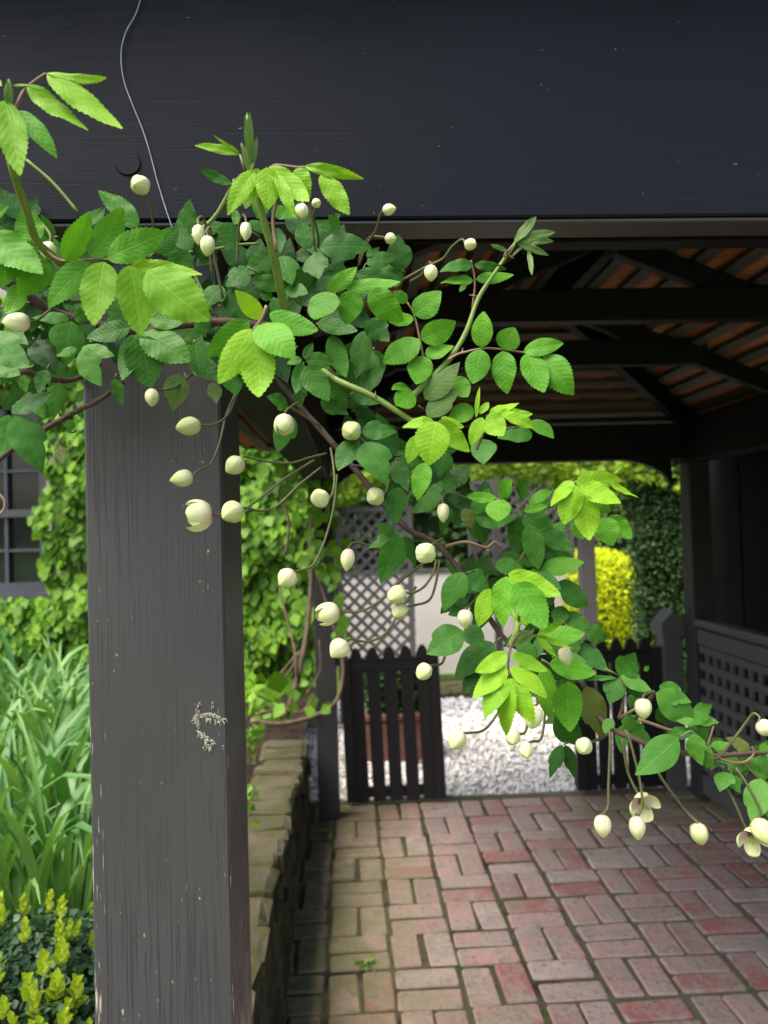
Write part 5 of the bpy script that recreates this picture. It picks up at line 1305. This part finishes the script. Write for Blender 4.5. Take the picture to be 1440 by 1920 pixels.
for b in (
    (263, 347, 36, 33, (-.2, .3, .9), .80, [(281, 380), (288, 425), (292, 470)]),
    (90, 469, 33, 35, (0, .8, .5), .74, [(94, 440), (80, 420)]),
    (33, 604, 46, 36, (-1, .05, .3), .74, [(70, 600), (95, 580)]),
    (372, 438, 24, 36, D_, .78, [(371, 412), (380, 408), (390, 440), (398, 520)]),
    (389, 460, 28, 38, D_, .775, [(387, 435), (394, 428), (400, 470), (418, 560)]),
    (461, 432, 22, 33, D_, .80, [(460, 408), (455, 404), (447, 430), (444, 500)]),
    (566, 395, 28, 28, (0, .9, .3), .76, [(572, 372), (580, 380), (590, 460)]),
    (593, 381, 20, 24, (0, .2, .9), .80, [(588, 405), (596, 440), (598, 480)]),
    (729, 393, 26, 23, (1, .05, .5), .82, [(712, 405), (706, 430), (690, 455), (672, 500)]),
    (732, 447, 22, 22, (.9, .2, .5), .84, [(712, 444), (690, 448), (672, 490)]),
    (882, 458, 25, 24, (.6, .2, .8), .80, [(866, 449), (848, 462), (830, 485), (800, 500), (755, 525)]),
    (808, 511, 25, 31, D_, .80, [(805, 492), (790, 515), (768, 528)]),
    (285, 744, 28, 34, (.1, 1, .3), .86, [(300, 732), (330, 725), (362, 700)]),
    (355, 799, 45, 37, (-.9, .2, .5), .84, [(385, 797), (410, 792), (432, 770), (448, 725), (452, 690)]),
    (343, 897, 40, 32, (-.9, .2, .5), .84, [(372, 882), (396, 868), (412, 830), (424, 780), (446, 728)]),
    (441, 872, 38, 38, (-.7, .6, .4), .84, [(460, 856), (500, 865), (545, 868), (580, 858), (612, 850)]),
    (371, 966, 52, 50, (-1, .05, .15), .83, [(405, 965), (450, 958), (480, 940), (530, 900), (590, 862)], .05, .32),
    (436, 960, 44, 42, (-.5, .4, .8), .82, [(462, 952), (490, 958), (520, 948), (560, 910), (602, 876)]),
    (533, 796, 36, 40, (0, 1, .2), .84, [(534, 775), (545, 765), (570, 780), (600, 800)], .05, .16),
    (659, 808, 40, 37, (0, .3, 1), .79, [(668, 838), (672, 830)]),
    (600, 934, 39, 39, (-.3, -.4, .85), .80, [(621, 930), (627, 905), (625, 870), (620, 840)]),
    (704, 931, 37, 34, (0, .2, 1), .80, [(722, 925), (730, 900)]),
    (831, 960, 26, 35, D_, .80, [(829, 937), (834, 926), (850, 925), (876, 935)]),
    (652, 1047, 26, 39, (-.1, 1, .1), .80, [(655, 1024), (668, 1017), (700, 1026), (745, 1040), (800, 1030)]),
    (539, 1083, 37, 34, (-.6, .6, .5), .80, [(558, 1070), (588, 1058), (610, 1010), (626, 950), (632, 890)]),
    (798, 1037, 40, 40, (0, -.1, 1), .78, [(812, 1020), (830, 1010)]),
    (744, 1115, 39, 36, (-.5, .3, .8), .79, [(772, 1112), (795, 1100), (812, 1075), (818, 1050)]),
    (750, 1146, 36, 33, (-.5, .4, .8), .795, [(775, 1135), (805, 1125), (818, 1090), (824, 1050)]),
    (614, 1151, 46, 40, (-.9, .3, .3), .79, [(642, 1147), (680, 1145), (720, 1120), (760, 1082), (800, 1052)], .05, .16),
    (637, 1215, 39, 37, (-.6, .6, .4), .79, [(660, 1199), (690, 1203), (720, 1190), (742, 1160), (780, 1100)]),
    (795, 1259, 35, 31, (-.5, .5, .6), .79, [(812, 1247), (828, 1244), (835, 1228), (850, 1190)]),
    (872, 1158, 29, 33, D_, .78, [(880, 1136), (895, 1120)]),
    (857, 1387, 39, 38, (-.5, .5, .6), .78, [(880, 1374), (905, 1370), (925, 1350), (945, 1315)]),
    (961, 1382, 31, 34, (-.1, .3, .9), .78, [(978, 1376), (986, 1370), (990, 1350), (1000, 1320)]),
    (986, 1406, 32, 34, (0, .4, .9), .775, [(998, 1390), (1014, 1386), (1021, 1350), (1022, 1310)]),
    (1000, 1343, 38, 42, (-.2, .9, .3), .78, [(1008, 1318), (1006, 1300)]),
    (1060, 1229, 30, 33, (.2, .9, .3), .75, [(1050, 1205), (1030, 1190), (1000, 1170)]),
    (1095, 1399, 32, 33, (-.3, .3, .9), .78, [(1112, 1390), (1128, 1384), (1145, 1372)]),
    (1206, 1327, 33, 37, (0, 1, .2), .76, [(1207, 1305), (1216, 1296), (1225, 1305), (1190, 1350)]),
    (1130, 1547, 31, 40, D_, .76, [(1133, 1523), (1140, 1512), (1141, 1470), (1144, 1390), (1142, 1370)], .02),
    (1195, 1550, 33, 42, (.05, 1, .1), .755, [(1199, 1526), (1204, 1505), (1199, 1460), (1180, 1385), (1172, 1370)], .02),
    (1209, 1513, 46, 42, (0.1, .2, 1), .775, [(1200, 1495), (1178, 1450), (1166, 1385)], .01, .62, True),
    (1311, 1562, 34, 39, (.25, 1, .1), .755, [(1306, 1540), (1290, 1526), (1270, 1500), (1236, 1452), (1210, 1400)], .02),
    (1433, 1364, 32, 28, (.7, .7, .2), .76, [(1424, 1345), (1412, 1338), (1395, 1360), (1350, 1418), (1335, 1420)], .03),
    (1412, 1578, 46, 40, (-.2, .3, 1), .775, [(1398, 1552), (1375, 1500), (1355, 1465)], .01, .62, True),
    (1428, 1556, 42, 46, (.1, .6, .7), .755, [(1425, 1520), (1400, 1470), (1380, 1440)], .02)):
    bud(*b)

# ------------------------------------------------------------------ weeds, litter and a twig
def tuft(name, label, p, n, size, spread, h, mat=M_ivy):
    t_ = thing(name, label, "weed", p)
    pos = np.stack([rng.normal(0, spread, n) + p[0], rng.normal(0, spread, n) + p[1], p[2] + rng.random(n) * h], 1)
    d = rand_dirs(n, (0, -.2, .5), .7); nr = rand_dirs(n, (0, -.4, .9), .5)
    o = link("foliage", leaf_cloud_mesh("foliage", pos, d, nr, size * rng.uniform(.6, 1.3, n), rng.random(n)), mat, t_); o["kind"] = "stuff"
    vs, fs = [], []
    for k in range(5):
        q = Vector((p[0] + random.gauss(0, spread * .6), p[1] + random.gauss(0, spread * .6), p[2] - .01)); tube_geo([q, q + Vector((random.gauss(0, .01), 0, h * .6)), q + Vector((random.gauss(0, .02), 0, h))], .0015, .001, 4, vs, fs)
    link("stalk", mesh("stalk", vs, fs), M_gstem, t_)
tuft("weed", "small green weed on the soil just behind the near post", tuple(P(474, 1425, 2.6)), 26, .028, .02, .10)
tuft("weed", "pale green weed lower down beside the post on the wall top", tuple(P(470, 1540, 2.3)), 20, .022, .015, .12)
tuft("weed", "green seedling on the soil behind the capstones", (-0.52, 3.5, BED_Z), 30, .03, .03, .05)
wf = floor_pt(680, 1812); tuft("weed", "tiny green weed sprouting between mossy bricks", (wf.x, wf.y, 0.0), 34, .014, .022, .016)
wf = floor_pt(1392, 1850); tuft("weed", "moss and tiny weed in the joint near the corner of the floor", (wf.x, wf.y, -0.004), 30, .010, .028, .008)
tuft("groundcover", "broad bluish-green leaves behind the post at the foot of the vine", tuple(P(482, 1322, 3.3)), 16, .09, .07, .10, M_ivy)
# pale dry litter along the foot of the stone wall
vs, fs = [], []
for k in range(90):
    y = random.uniform(2.3, 4.2); x = -0.235 + abs(random.gauss(0, .035)); s = random.uniform(.004, .012); a = random.random() * 6.28; b0 = len(vs)
    for q, (u, v_) in enumerate(((-1, -.4), (1, -.3), (.9, .4), (-.8, .35))):
        vs.append((x + s * (u * math.cos(a) - v_ * math.sin(a)), y + s * (u * math.sin(a) + v_ * math.cos(a)), .004 + .004 * random.random()))
    fs.append((b0, b0 + 1, b0 + 2, b0 + 3))
tag(link("leaf_litter", mesh("leaf_litter", vs, fs), flat_noise("dry_litter", (0.14, 0.11, 0.06), (0.34, 0.30, 0.2), 60, .9, .2)), "pale dry leaf litter along the foot of the stone wall", "litter", kind="stuff")
q = [floor_pt(1288, 1506), floor_pt(1312, 1503), floor_pt(1345, 1502)]
tw_ = tube("twig", [v_ + Vector((0, 0, .006)) for v_ in q], .005, .003, M_wood_bark, None, 5, 4, .1)
tag(tw_, "thin dark twig lying on the bricks by the railing foot", "twig")
